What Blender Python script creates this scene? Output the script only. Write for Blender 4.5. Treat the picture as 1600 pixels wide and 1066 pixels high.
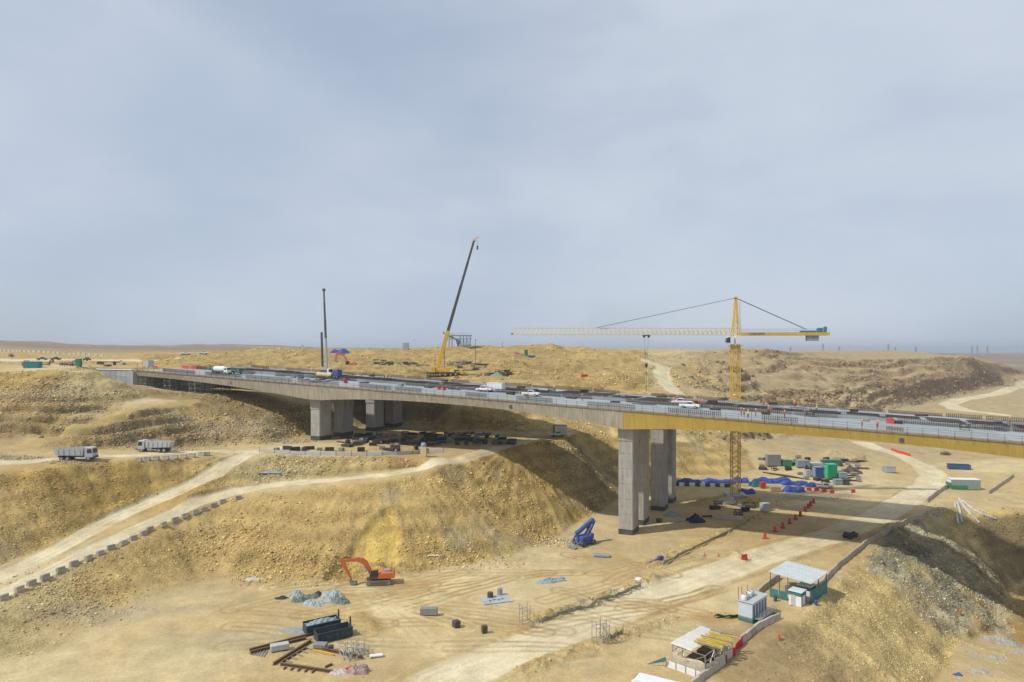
import bpy, bmesh, math, random
import numpy as np
from mathutils import Vector, Matrix, geometry
for o in list(bpy.data.objects): bpy.data.objects.remove(o)
SC = bpy.context.scene
COL = SC.collection
R = math.radians
rnd = random.Random(7)
rng = np.random.default_rng(11)

# ------------------------------------------------------------------ camera
CAMZ, F, CX, CY = 46.0, 1066.67, 800.0, 548.0
cd = bpy.data.cameras.new('camera'); cam = bpy.data.objects.new('camera', cd); COL.objects.link(cam)
cam.location = (0, 0, CAMZ); cam.rotation_euler = (R(90), 0, 0)
cd.sensor_width = 36; cd.lens = 24; cd.shift_y = 15 / 1600
cd.clip_start = 0.5; cd.clip_end = 60000
SC.camera = cam

# ------------------------------------------------------------------ sky, sun, exposure
SUNV = Vector((-.63, -.25, .735)).normalized()          # towards the sun
el = math.asin(SUNV.z); az = math.atan2(SUNV.x, SUNV.y)
w = bpy.data.worlds.new('World'); SC.world = w; w.use_nodes = True
nt = w.node_tree; N = nt.nodes; L = nt.links
bg = N['Background']; bg.inputs[1].default_value = 0.088
sky = N.new('ShaderNodeTexSky'); sky.sky_type = 'NISHITA'; sky.sun_disc = False
sky.sun_elevation = el; sky.sun_rotation = az
sky.altitude = 600; sky.air_density = 1.0; sky.dust_density = 2.5; sky.ozone_density = 2.0
tc = N.new('ShaderNodeTexCoord'); sep = N.new('ShaderNodeSeparateXYZ'); L.new(tc.outputs['Generated'], sep.inputs[0])
mx = N.new('ShaderNodeMath'); mx.operation = 'MAXIMUM'; L.new(sep.outputs[2], mx.inputs[0]); mx.inputs[1].default_value = 0.0
def wnoise(scale, detail, rough, loc, dist=0.0):
    mp = N.new('ShaderNodeMapping'); mp.inputs['Location'].default_value = loc; mp.inputs['Scale'].default_value = (1, 1, 2.2)
    L.new(tc.outputs['Generated'], mp.inputs[0])
    n = N.new('ShaderNodeTexNoise'); n.inputs['Scale'].default_value = scale; n.inputs['Detail'].default_value = detail
    n.inputs['Roughness'].default_value = rough; n.inputs['Distortion'].default_value = dist
    L.new(mp.outputs[0], n.inputs['Vector']); return n.outputs[0]
def wramp(src, a, b, lo=0., hi=1.):
    r = N.new('ShaderNodeMapRange'); r.interpolation_type = 'SMOOTHSTEP'
    r.inputs[1].default_value = a; r.inputs[2].default_value = b; r.inputs[3].default_value = lo; r.inputs[4].default_value = hi
    L.new(src, r.inputs[0]); return r.outputs[0]
cov = wramp(wnoise(1.9, 5, .5, (3.1, 1.7, 0), .2), .32, .56, .74, .98)     # how much veil of thin cloud
shade = wramp(wnoise(1.7, 6, .5, (8.2, 4.4, 0), .15), .24, .76)            # thicker and thinner veil
cmix = N.new('ShaderNodeMix'); cmix.data_type = 'RGBA'
L.new(shade, cmix.inputs[0]); cmix.inputs[6].default_value = (5.2, 6.15, 7.7, 1); cmix.inputs[7].default_value = (7.2, 7.9, 9.0, 1)
smix = N.new('ShaderNodeMix'); smix.data_type = 'RGBA'
L.new(cov, smix.inputs[0]); gain = N.new('ShaderNodeVectorMath'); gain.operation = 'SCALE'; gain.inputs['Scale'].default_value = 1.3; L.new(sky.outputs[0], gain.inputs[0]); L.new(gain.outputs[0], smix.inputs[6]); L.new(cmix.outputs[2], smix.inputs[7])
L.new(smix.outputs[2], bg.inputs[0])
sd = bpy.data.lights.new('sun', 'SUN'); sd.energy = 3.6; sd.angle = R(1.6); sd.color = (1, .945, .86)
sun = bpy.data.objects.new('sun', sd); COL.objects.link(sun); sun.rotation_euler = SUNV.to_track_quat('Z', 'Y').to_euler()
sun.location = (0, 0, 300)
vs = SC.view_settings; vs.view_transform = 'Standard'; vs.look = 'None'; vs.exposure = 0.0; vs.gamma = 1.0; vs.use_curve_mapping = False

# ------------------------------------------------------------------ helpers: materials
def mat(name, col, rough=.8, metal=0., var=.18, scale=1.2, bump=0., dust=0., spec=.3, streak=0., rand=0.):
    m = bpy.data.materials.get(name)
    if m: return m
    m = bpy.data.materials.new(name); m.use_nodes = True
    t = m.node_tree; n = t.nodes; l = t.links; b = n['Principled BSDF']
    b.inputs['Roughness'].default_value = rough; b.inputs['Metallic'].default_value = metal
    b.inputs['Specular IOR Level'].default_value = spec
    g = n.new('ShaderNodeTexCoord')
    nz = n.new('ShaderNodeTexNoise'); nz.inputs['Scale'].default_value = scale; nz.inputs['Detail'].default_value = 6; nz.inputs['Roughness'].default_value = .65
    l.new(g.outputs['Object'], nz.inputs['Vector'])
    mr = n.new('ShaderNodeMapRange'); mr.inputs[1].default_value = .25; mr.inputs[2].default_value = .75
    mr.inputs[3].default_value = 1 - var; mr.inputs[4].default_value = 1 + var; l.new(nz.outputs[0], mr.inputs[0])
    mu = n.new('ShaderNodeMix'); mu.data_type = 'RGBA'; mu.blend_type = 'MULTIPLY'; mu.inputs[0].default_value = 1
    mu.inputs[6].default_value = (*col, 1); l.new(mr.outputs[0], mu.inputs[7])
    out = mu.outputs[2]
    if dust:
        n2 = n.new('ShaderNodeTexNoise'); n2.inputs['Scale'].default_value = scale * .6; n2.inputs['Detail'].default_value = 4
        l.new(g.outputs['Object'], n2.inputs['Vector'])
        m2 = n.new('ShaderNodeMapRange'); m2.inputs[1].default_value = .35; m2.inputs[2].default_value = .7
        m2.inputs[3].default_value = dust * .3; m2.inputs[4].default_value = dust; l.new(n2.outputs[0], m2.inputs[0])
        md = n.new('ShaderNodeMix'); md.data_type = 'RGBA'; l.new(m2.outputs[0], md.inputs[0]); l.new(out, md.inputs[6])
        md.inputs[7].default_value = (.45, .35, .22, 1); out = md.outputs[2]
    if streak:
        mp = n.new('ShaderNodeMapping'); mp.inputs['Scale'].default_value = (1.1, 1.1, .12); l.new(g.outputs['Object'], mp.inputs[0])
        n3 = n.new('ShaderNodeTexNoise'); n3.inputs['Scale'].default_value = 1.6; n3.inputs['Detail'].default_value = 5; l.new(mp.outputs[0], n3.inputs['Vector'])
        m3 = n.new('ShaderNodeMapRange'); m3.inputs[1].default_value = .35; m3.inputs[2].default_value = .7; m3.inputs[3].default_value = 1 + streak * .4; m3.inputs[4].default_value = 1 - streak; l.new(n3.outputs[0], m3.inputs[0])
        q3 = n.new('ShaderNodeMix'); q3.data_type = 'RGBA'; q3.blend_type = 'MULTIPLY'; q3.inputs[0].default_value = 1; l.new(out, q3.inputs[6]); l.new(m3.outputs[0], q3.inputs[7]); out = q3.outputs[2]
    if rand:
        oi = n.new('ShaderNodeObjectInfo'); m4 = n.new('ShaderNodeMapRange'); m4.inputs[3].default_value = 1 - rand; m4.inputs[4].default_value = 1 + rand; l.new(oi.outputs['Random'], m4.inputs[0])
        q4 = n.new('ShaderNodeMix'); q4.data_type = 'RGBA'; q4.blend_type = 'MULTIPLY'; q4.inputs[0].default_value = 1; l.new(out, q4.inputs[6]); l.new(m4.outputs[0], q4.inputs[7]); out = q4.outputs[2]
    l.new(out, b.inputs['Base Color'])
    if bump:
        bp = n.new('ShaderNodeBump'); bp.inputs['Strength'].default_value = bump; bp.inputs['Distance'].default_value = .05
        l.new(nz.outputs[0], bp.inputs['Height']); l.new(bp.outputs[0], b.inputs['Normal'])
    return m

# ------------------------------------------------------------------ terrain: control lines
def G(px, py, z):
    y = (CAMZ - z) * F / (py - CY); return ((px - CX) / F * y, y, z)
def H(px, py, y): return ((px - CX) / F * y, y, CAMZ - (py - CY) / F * y)
PTS = []
def line(pts, step=4.0):
    for a, b in zip(pts[:-1], pts[1:]):
        a = np.array(a); b = np.array(b); n = max(1, int(np.linalg.norm(a - b) / max(step, .02 * a[1])))
        for k in range(n): PTS.append(tuple(a + (b - a) * k / n))
    PTS.append(tuple(pts[-1]))
def gl(l, step=4.0): line([G(*p) for p in l], step)
def hl(l, step=4.0): line([H(*p) for p in l], step)

# valley floor, mound foot
gl([(-420, 1100, 0), (-150, 1085, 0), (30, 1060, 0), (60, 1005, 0), (150, 985, 0), (240, 950, 0), (310, 908, 0), (345, 903, 0), (400, 910, 0), (530, 912, 0),
    (620, 903, 0), (700, 890, 0), (770, 880, 0), (850, 852, 0), (900, 818, 0), (940, 797, 0), (962, 778, 0)])
gl([(120, 1066, 0), (400, 960, 0), (700, 930, 0), (900, 870, 0), (1000, 838, 0), (1100, 840, 0), (1200, 850, 0), (1300, 845, 0)])
gl([(200, 1180, 0), (600, 1100, 0), (900, 1000, 0), (1150, 900, 0)])
gl([(980, 772, 0), (1040, 770, 0), (1120, 775, 0), (1200, 770, 0), (1300, 770, 0), (1400, 765, 0)])
for x, y, z in [(-150, 50, 0), (-80, 50, 0), (0, 50, 0), (25, 50, 0), (-200, 80, 0), (-60, 72, 0), (0, 75, 0), (28, 72, 0)]: PTS.append((x, y, z))
# access track up the mound: outer edge and inner edge
gl([(-420, 1075, 2), (-150, 1000, 3.2), (5, 936, 4), (70, 904, 4.7), (138, 873, 5.5), (208, 842, 6.8), (273, 814, 8), (334, 791, 9.5), (400, 770, 11.3), (460, 763, 12.4), (520, 758, 13.3),
    (600, 750, 14.2), (680, 735, 15.3), (740, 718, 16.3), (800, 701, 17.3), (850, 689, 17.8), (885, 688, 17.8)])
gl([(-420, 1045, 2.5), (-150, 975, 3.6), (5, 918, 4.5), (90, 878, 5.6), (160, 840, 7.2), (230, 809, 9.0), (300, 780, 10.8), (360, 764, 11.6), (430, 752, 12.6), (520, 744, 13.8), (600, 736, 14.8), (650, 727, 15.7), (720, 711, 16.9), (790, 695, 17.7)])
# haul road inner edge (foot of upper bank)
gl([(-420, 1010, 3), (-150, 940, 4.2), (0, 889, 5.2), (93, 848, 6.6), (169, 808, 8.6), (230, 780, 10.6), (275, 763, 12.4), (330, 737, 15.2), (352, 722, 16.8), (392, 703, 18.0)])
gl([(300, 772, 11.9), (352, 738, 15), (400, 715, 17.2)])
# bench of the dump trucks: lip and back
gl([(-420, 760, 20.5), (-100, 740, 20), (0, 735, 19.7), (60, 733, 19.5), (130, 722, 19.5), (210, 718, 19.3), (290, 713, 18.7), (335, 709, 18.3)])
gl([(60, 712, 20.2), (150, 702, 19.8), (250, 699, 19.1), (330, 699, 18.4), (430, 696, 18), (485, 694, 18)])
# ledge track up to the abutment, cut above it
gl([(-420, 745, 22), (-150, 722, 22), (20, 701, 21.4), (90, 676, 24), (150, 659, 26.4), (200, 644, 28.6), (240, 632, 30), (320, 622, 30.5), (385, 617, 30.5)])
gl([(-150, 712, 22.5), (20, 690, 22.3), (90, 667, 24.7), (150, 651, 27), (210, 637, 29.4)])
hl([(-420, 690, 186), (-150, 670, 183), (20, 660, 184), (100, 650, 190), (200, 634, 204)])
hl([(-420, 665, 200), (-150, 640, 196), (20, 637, 192), (100, 640, 195), (200, 628, 208), (230, 622, 216)])
hl([(-420, 600, 240), (-150, 582, 222), (0, 579, 216), (100, 577, 213), (145, 577, 214), (162, 583, 219), (183, 597, 226), (203, 611, 232), (220, 617, 238)])
hl([(-420, 590, 250), (-150, 574, 250), (0, 571, 245), (100, 569, 245), (140, 571, 236), (150, 576, 240)])
line([(-136, 236, 31.6), (-118, 238, 32), (-98, 243, 31.8), (-82, 248, 30)])
line([(-150, 248, 31), (-128, 252, 31), (-105, 256, 31), (-84, 262, 30), (-76, 266, 30)])
line([(-152, 262, 39.5), (-160, 275, 39.7), (-120, 298, 39.5), (-90, 300, 38.5)])
line([(-126, 292, 31), (-100, 285, 31), (-80, 282, 31), (-60, 276, 32)])
# shelf by the first piers
gl([(400, 704, 18), (430, 706, 18), (520, 711, 18), (600, 712, 18), (690, 712, 18), (725, 707, 18), (800, 693, 18)])
gl([(480, 686, 18), (560, 680, 18), (640, 674, 18), (760, 673, 18), (830, 678, 18), (900, 678, 17.6), (960, 690, 14)])
line([(-70, 216, 18.2), (-66, 232, 18.3), (-57, 246, 18.2), (-46, 254, 18.2), (-30, 254, 18)])
line([(-78, 220, 25), (-73, 236, 26.5), (-62, 251, 28), (-48, 259, 29), (-34, 259, 29.5), (-20, 254, 29), (-2, 250, 28), (8, 252, 25), (20, 255, 22)])
line([(-60, 264, 31.5), (-40, 267, 32), (-10, 264, 31.5), (5, 263, 28), (30, 266, 22), (45, 264, 18), (60, 262, 12)])
# behind the bridge: plateau
hl([(-420, 572, 330), (-100, 570, 320), (60, 566, 310), (230, 570, 300), (400, 569, 292), (500, 574, 292), (600, 579, 290), (690, 585, 300), (800, 589, 292), (880, 598, 286), (950, 610, 290), (1000, 619, 295)])
hl([(-420, 545, 480), (0, 547, 460), (60, 549, 450), (120, 553, 440), (165, 557, 432)])
hl([(-420, 555, 520), (0, 556, 520), (165, 560, 480)])
hl([(-420, 560, 440), (0, 557.5, 430), (100, 559, 415), (150, 561, 400), (230, 566, 350), (300, 566, 345), (400, 566, 340), (500, 570, 330), (600, 574, 325), (690, 580, 320), (800, 584, 315), (900, 592, 310), (975, 600, 312)])
hl([(240, 557, 400), (300, 553, 410), (380, 551, 410), (480, 548.5, 420), (560, 548, 430), (640, 546, 440), (720, 543.5, 450), (790, 542, 450), (860, 541, 450), (905, 542, 445), (916, 546, 438)])
hl([(230, 563, 380), (330, 558, 380), (480, 558, 370), (600, 562, 365), (720, 560, 370), (830, 562, 360), (900, 570, 350), (960, 580, 340)])
hl([(919, 556, 430), (960, 551, 415), (1000, 556, 400), (1020, 566, 390)])
hl([(300, 551, 600), (500, 547, 600), (700, 545, 600), (860, 543, 600), (950, 557, 560)])
hl([(1005, 575, 370), (1000, 590, 340), (1020, 606, 325)])
# slopes under and behind the far deck, right of the shelf
gl([(985, 720, 7), (1030, 730, 5), (1065, 742, 3), (1140, 742, 2), (1180, 735, 2)])
gl([(990, 690, 14), (1050, 690, 12.5), (1100, 690, 11), (1160, 690, 8), (1220, 685, 6), (1290, 678, 4)])
gl([(1000, 650, 22), (1060, 650, 19), (1130, 650, 16), (1200, 650, 12), (1260, 648, 9)])
gl([(1020, 614, 29), (1060, 618, 26), (1110, 625, 23), (1170, 634, 18)])
hl([(1030, 566, 400), (1060, 572, 395), (1075, 590, 372), (1090, 605, 355)])
# mesa on the right
hl([(1090, 556, 430), (1130, 565, 425), (1150, 585, 410), (1160, 605, 395)])
hl([(1020, 556, 480), (1070, 550, 500), (1120, 545, 520), (1180, 543, 540), (1215, 546, 550), (1250, 551, 570), (1320, 551, 680), (1390, 548, 760), (1430, 550, 780), (1470, 554, 800), (1520, 557, 830)])
hl([(1165, 578, 470), (1230, 571, 505), (1290, 566, 540), (1420, 561, 640), (1490, 558, 700), (1515, 558.5, 720)])
hl([(1170, 585, 466), (1230, 578, 500), (1290, 573, 535), (1420, 567, 634), (1490, 563.5, 694), (1525, 564, 715)])
hl([(1180, 612, 425), (1260, 610, 440), (1340, 605, 480), (1430, 597, 560), (1500, 590, 640), (1550, 584, 740), (1600, 586, 900)])
hl([(1530, 563, 760), (1570, 573, 830), (1610, 580, 940)])
hl([(1230, 640, 415), (1340, 648, 430), (1450, 628, 560), (1520, 612, 650), (1570, 600, 760)])
hl([(1300, 690, 320), (1340, 690, 325), (1450, 690, 330), (1600, 690, 335), (2000, 690, 335)])
hl([(1350, 660, 410), (1480, 645, 470), (1600, 640, 500), (2000, 640, 500)])
gl([(1450, 720, 0), (1540, 715, 1), (1600, 715, 2.5), (1700, 715, 3), (2000, 720, 3)])
hl([(1600, 612, 760), (1700, 610, 800), (2000, 610, 800)])
hl([(1560, 590, 1100), (1700, 588, 1150), (2000, 588, 1150)])
hl([(1300, 566, 1500), (1530, 570, 1600), (1700, 572, 1600), (2000, 572, 1600)])
hl([(950, 560, 1500), (1100, 562, 1500), (1250, 564, 1500)])
# far ranges
hl([(-500, 546, 1000), (-200, 546, 950), (0, 546, 1000), (100, 551, 1000), (170, 555, 900), (260, 555, 900), (400, 553, 1000), (600, 551, 1200), (800, 552, 1200)])
hl([(-500, 528, 1800), (-200, 530, 1800), (0, 531, 1800), (60, 534, 1800), (110, 538.5, 1850), (200, 541, 2000), (300, 541.5, 2000), (400, 542, 2200), (500, 544, 2400), (700, 546, 2600), (900, 548, 2600)])
hl([(-500, 545, 3000), (0, 545, 3000), (400, 548, 3000), (800, 550, 3000), (1000, 553, 3000), (1300, 555, 3000), (1500, 556.5, 3000), (2000, 557, 3000)])
hl([(-500, 548, 6000), (0, 548, 6000), (800, 549, 6000), (1100, 551, 6000), (1300, 551, 6000), (1550, 553.5, 6000), (2000, 553, 6000)])
hl([(-700, 551, 12500), (0, 551, 12500), (800, 551, 12500), (1600, 551, 12500), (2300, 551, 12500)])
# right side: barrier line, slope into the pit
gl([(1020, 1150, 0), (1090, 1066, 0), (1160, 1012, 0), (1215, 972, 0), (1262, 925, 0), (1312, 880, 0), (1352, 851, 0), (1392, 829, 0), (1440, 806, 0), (1470, 784, 0), (1500, 776, 0), (1560, 778, 0), (1640, 780, 0), (1750, 785, 0), (2000, 790, 0)])
gl([(1110, 1070, .3), (1180, 1012, .5), (1235, 972, .6), (1282, 925, .5), (1328, 884, .3), (1366, 856, .1), (1402, 836, -.2)])
gl([(1060, 1250, -.5), (1200, 1120, -1.2), (1290, 1066, -2.6), (1340, 1000, -3.4), (1400, 935, -3.6), (1440, 890, -4), (1470, 850, -4), (1486, 826, -3)])
gl([(1200, 1300, -7), (1340, 1160, -8.5), (1430, 1090, -9.5), (1478, 1045, -10), (1490, 1008, -11), (1525, 990, -13), (1572, 980, -15)])
gl([(1390, 1040, -6.5), (1430, 990, -7), (1480, 950, -9), (1530, 925, -11.5), (1553, 893, -13)])
line([(128, 172, -18.5), (131, 180, -19.5), (140, 190, -20.5), (146, 196, -21), (160, 195, -21), (220, 186, -21)])
line([(116, 152, -16), (121, 163, -17.5)])
line([(130, 184, -13), (134, 190, -12), (137, 196, -12)])
gl([(1440, 845, -4), (1480, 838, -5), (1520, 850, -8), (1545, 866, -11)])
gl([(1500, 800, -1.5), (1530, 815, -4), (1548, 835, -7)])
line([(140, 201.5, -2), (147, 199.5, -1), (162, 198.5, -1), (222, 190, -1)])
line([(120, 60, -10), (110, 100, -11), (118, 130, -14), (150, 150, -17), (200, 160, -18)])
line([(60, 40, -7), (62, 60, -7), (100, 40, -10)])
PTS = np.array(PTS, float)
PTS = PTS[(PTS[:, 1] > 35)]
_q, _i = np.unique(np.round(PTS[:, :2] / .6).astype(int), axis=0, return_index=True); PTS = PTS[_i]

# ------------------------------------------------------------------ terrain: grid
YR = [48.]
while YR[-1] < 12400:
    y = YR[-1]
    YR.append(y + (.5 if y < 88 else .38 if y < 216 else .38 + (y - 216) * .007 if y < 460 else y * .005 if y < 900 else y * .02))
YR = np.array(YR)
TC = np.concatenate([np.linspace(-1.25, -.80, 60)[:-1], np.linspace(-.80, .80, 830), np.linspace(.80, 1.25, 60)[1:]])
ny, nx = len(YR), len(TC)
XG = TC[None, :] * YR[:, None]; YG = np.repeat(YR[:, None], nx, 1)
ZG = np.full((ny, nx), np.nan)
_r = geometry.delaunay_2d_cdt([Vector(p[:2]) for p in PTS], [], [], 0, 1e-3)
vz = np.array([[v.x, v.y, PTS[ov[0], 2] if ov else 0] for v, ov in zip(_r[0], _r[3])])
for f in _r[2]:
    a, b, c = vz[f[0]], vz[f[1]], vz[f[2]]
    ys = [a[1], b[1], c[1]]; ts = [p[0] / p[1] for p in (a, b, c)]
    j0, j1 = np.searchsorted(YR, [min(ys), max(ys)]); i0, i1 = np.searchsorted(TC, [min(ts), max(ts)])
    j0 = max(j0 - 1, 0); i0 = max(i0 - 1, 0); j1 += 1; i1 += 1
    if j0 >= ny or i0 >= nx: continue
    x = XG[j0:j1, i0:i1]; y = YG[j0:j1, i0:i1]
    d = (b[1] - c[1]) * (a[0] - c[0]) + (c[0] - b[0]) * (a[1] - c[1])
    if abs(d) < 1e-9: continue
    l1 = ((b[1] - c[1]) * (x - c[0]) + (c[0] - b[0]) * (y - c[1])) / d
    l2 = ((c[1] - a[1]) * (x - c[0]) + (a[0] - c[0]) * (y - c[1])) / d
    l3 = 1 - l1 - l2; m = (l1 >= -1e-6) & (l2 >= -1e-6) & (l3 >= -1e-6)
    sub = ZG[j0:j1, i0:i1]; sub[m] = (l1 * a[2] + l2 * b[2] + l3 * c[2])[m]
for j in range(ny):                                     # fill outside the hull
    r_ = ZG[j]; ok = ~np.isnan(r_)
    if ok.any(): ZG[j] = np.interp(TC, TC[ok], r_[ok])
    else: ZG[j] = ZG[j - 1] if j else 0
def blur(a, n, edge=True):
    for _ in range(n):
        p = np.pad(a, 1, mode='edge'); a = (p[:-2, 1:-1] + p[2:, 1:-1] + 2 * a) / 4
        p = np.pad(a, 1, mode='edge'); a = (p[1:-1, :-2] + p[1:-1, 2:] + 2 * a) / 4
    return a
ZB = blur(ZG, 30); near = np.clip((260 - YG) / 60, 0, 1)
ZG = ZB * near + blur(ZG, 5) * (1 - near)
def h2(xi, yi, s):
    h = (xi.astype(np.int64) * 374761393 + yi.astype(np.int64) * 668265263 + s * 974634777) & 0xffffffff
    h = ((h ^ (h >> 13)) * 1274126177) & 0xffffffff
    return ((h ^ (h >> 16)) & 0xffffff) / float(0xffffff)
def vn(x, y, s=0):
    xi = np.floor(x); yi = np.floor(y); fx = x - xi; fy = y - yi
    fx = fx * fx * fx * (fx * (fx * 6 - 15) + 10); fy = fy * fy * fy * (fy * (fy * 6 - 15) + 10)
    a = h2(xi, yi, s); b = h2(xi + 1, yi, s); c = h2(xi, yi + 1, s); d = h2(xi + 1, yi + 1, s)
    return (a * (1 - fx) + b * fx) * (1 - fy) + (c * (1 - fx) + d * fx) * fy - .5
def fbm(x, y, o=4, s=0, g=.5):
    r = 0; a = 1
    for k in range(o):
        c, sn = math.cos(k * 1.3), math.sin(k * 1.3)
        r = r + a * vn((x * c - y * sn) * 2 ** k, (x * sn + y * c) * 2 ** k, s + k); a *= g
    return r
def sstep(a, b, x):
    t = np.clip((x - a) / (b - a), 0, 1); return t * t * (3 - 2 * t)
def grads(Z):
    zx = np.gradient(Z, TC, axis=1) / YG; zy = np.gradient(Z, YR, axis=0) - zx * TC[None, :]; return zx, zy
def hit(px, py):
    t = (px - CX) / F; k = (py - CY) / F
    i = np.clip(np.searchsorted(TC, t) - 1, 0, nx - 2); u = (t - TC[i]) / (TC[i + 1] - TC[i])
    zc = ZG[:, i] * (1 - u) + ZG[:, i + 1] * u; zr = CAMZ - k * YR
    d = zc - zr; j = np.nonzero(d >= 0)[0]
    if len(j) == 0: return Vector((t * 6000, 6000, 0))
    j = j[0]
    if j == 0: y = YR[0]
    else:
        q = d[j - 1] / (d[j - 1] - d[j]); y = YR[j - 1] + q * (YR[j] - YR[j - 1])
    return Vector((t * y, y, CAMZ - k * y))
def gz(x, y):
    t = x / y; i = int(np.clip(np.searchsorted(TC, t) - 1, 0, nx - 2)); j = int(np.clip(np.searchsorted(YR, y) - 1, 0, ny - 2))
    u = min(max((t - TC[i]) / (TC[i + 1] - TC[i]), 0), 1); v = min(max((y - YR[j]) / (YR[j + 1] - YR[j]), 0), 1)
    return float((ZG[j, i] * (1 - u) + ZG[j, i + 1] * u) * (1 - v) + (ZG[j + 1, i] * (1 - u) + ZG[j + 1, i + 1] * u) * v)
def pdist(pts, pad=25):
    """distance of every grid point to a polyline given as world points"""
    P = np.array([(p[0], p[1]) for p in pts]); D = np.full(XG.shape, 1e3)
    j0, j1 = np.searchsorted(YR, [P[:, 1].min() - pad, P[:, 1].max() + pad])
    x = XG[j0:j1]; y = YG[j0:j1]; S = D[j0:j1]
    for a, b in zip(P[:-1], P[1:]):
        ab = b - a; q = np.clip(((x - a[0]) * ab[0] + (y - a[1]) * ab[1]) / max(ab @ ab, 1e-9), 0, 1)
        np.minimum(S, np.hypot(x - a[0] - q * ab[0], y - a[1] - q * ab[1]), out=S)
    return D
def pix(l): return [hit(*p) for p in l]
def ell(px, py, rx, ry, rot=0):
    c = hit(px, py); x = XG - c.x; y = YG - c.y; ca, sa = math.cos(rot), math.sin(rot)
    return np.hypot((x * ca + y * sa) / rx, (-x * sa + y * ca) / ry)

ROADS = {
 'haul_road': (pix([(-300, 1012), (-150, 955), (0, 902), (93, 857), (169, 815), (235, 786), (285, 766), (335, 739), (362, 722), (392, 708), (430, 701)]), 2.5),
 'access_track': (pix([(-150, 985), (5, 927), (90, 886), (160, 851), (235, 818), (305, 786), (365, 769), (430, 758), (520, 751), (600, 743), (660, 732), (725, 716), (790, 698), (840, 688)]), 2.0),
 'bench_track': (pix([(400, 705), (330, 706), (260, 709), (190, 713), (120, 715), (40, 722), (-100, 728)]), 2.6),
 'ledge_track': (pix([(10, 706), (60, 690), (120, 671), (180, 653), (235, 636), (300, 627)]), 2.2),
 'valley_road': (pix([(560, 1130), (690, 1064), (800, 1020), (900, 978), (1000, 938), (1100, 902), (1200, 866), (1300, 837), (1370, 808), (1420, 780), (1452, 757), (1458, 742), (1440, 728), (1405, 712), (1370, 700), (1348, 692)]), 4.6),
 'hillside_road': (pix([(1012, 566), (1035, 574), (1032, 585), (1042, 600), (1062, 616)]), 4.5),
 'plateau_road': ([H(-420, 566, 380), H(-100, 562, 385), H(60, 559.5, 380), H(160, 562, 370), H(230, 564, 365)], 16),
 'wadi_track': (pix([(1760, 590), (1600, 602), (1560, 615), (1500, 625), (1480, 632), (1500, 640), (1560, 648)]), 7),
}
RD = {k: pdist(*[v[0]]) for k, v in ROADS.items()}
zx, zy = grads(blur(ZG, 4)); slope = np.hypot(zx, zy)
rub = sstep(.16, .48, slope); mid0 = sstep(262, 300, YG) * (1 - sstep(460, 600, YG)) * (CX + F * XG / YG < 1010) * (CX + F * XG / YG > 220)
road = np.zeros_like(ZG)
for k, (p, hw) in ROADS.items():
    wob = .35 * hw * fbm(XG / 5, YG / 5, 3, 5)
    road = np.maximum(road, 1 - sstep(hw * .85, hw * 1.08, RD[k] + .6 * wob))
rub = np.maximum(rub, .75 * (1 - sstep(.6, 1, ell(310, 620, 32, 9, -.15))))
rub = np.maximum(rub, mid0 * .5)
_lp = pdist(pix([(20, 985), (70, 950), (130, 925), (190, 890), (250, 880), (300, 870)]), 25); rub = np.maximum(rub, .8 * (1 - sstep(5, 11, _lp)))
rub = rub * (1 - .92 * road)
# the fresh cut the excavator is digging
_c = hit(571, 890); _v = (YG - _c.y + 1.5) / 21.; _hw = 7.6 * np.clip(1.02 - _v, .0, 1) ** .75
cut = (1 - sstep(.8, 1.05, np.abs(XG - _c.x - 1.5 * _v) / np.maximum(_hw, .05) + .35 * fbm(XG / 3, YG / 3, 3, 9))) * sstep(-.25, .05, _v) * (_v < 1.02)
ZG -= 1.3 * sstep(0, 1, blur(cut, 9)) * sstep(.1, .45, slope)
farw = sstep(330, 420, YG)
# relief
crest = pix([(5, 936), (138, 873), (273, 814), (400, 770), (520, 758), (600, 750), (680, 735), (740, 718), (800, 701), (850, 689), (890, 690)])
cp = np.array([(p.x, p.y) for p in crest]); seg = np.hypot(*np.diff(cp, axis=0).T); acc = np.concatenate([[0], np.cumsum(seg)])
fan = np.arctan2(YG - 212, XG - 2); rill = vn(fan * 19, fan * 0 + 3, 77) + .6 * vn(fan * 47, fan * 0, 78)
rmask = sstep(560, 760, CX + F * XG / YG) * (YG < 225) * (XG < 34) * (YG > 130) * rub
amp = rub * (1 - farw)
_gx, _gy = grads(blur(ZG, 16)); _gm = np.hypot(_gx, _gy) + .02; _gx /= _gm; _gy /= _gm
lic = 0
for k in range(-7, 8): lic = lic + vn((XG + _gx * k * .9) / 1.25, (YG + _gy * k * .9) / 1.25, 90) + .7 * vn((XG + _gx * k * .9) / 3.1, (YG + _gy * k * .9) / 3.1, 91)
lic = lic / lic.std() * sstep(.12, .4, slope) * (YG < 460)
ZG += amp * .17 * lic
ZG += amp * (1.4 * fbm(XG / 11, YG / 11, 3, 1) + .45 * fbm(XG / 3.2, YG / 3.2, 3, 2, .6)) + .3 * rill * rmask
ZG += amp * .22 * np.abs(fbm(XG / 1.15, YG / 1.15, 2, 4)) * (.4 + 1.2 * sstep(-.15, .25, fbm(XG / 9, YG / 9, 2, 3)))
flat = (1 - rub) * (1 - road) * (1 - farw)
ZG += flat * (.35 * fbm(XG / 14, YG / 14, 3, 6) + .10 * fbm(XG / 1.8, YG / 1.8, 2, 7))
ZG += road * .10 * fbm(XG / 2.5, YG / 2.5, 2, 8) * (YG < 400)
for k in ('haul_road', 'access_track', 'valley_road', 'bench_track'):
    hw = ROADS[k][1]; ZG += .30 * np.exp(-((RD[k] - hw * 1.15) / .55) ** 2) * np.clip(.4 + 1.6 * fbm(XG / 4, YG / 4, 2, 33), 0, 1.2) * (YG < 300)
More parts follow.
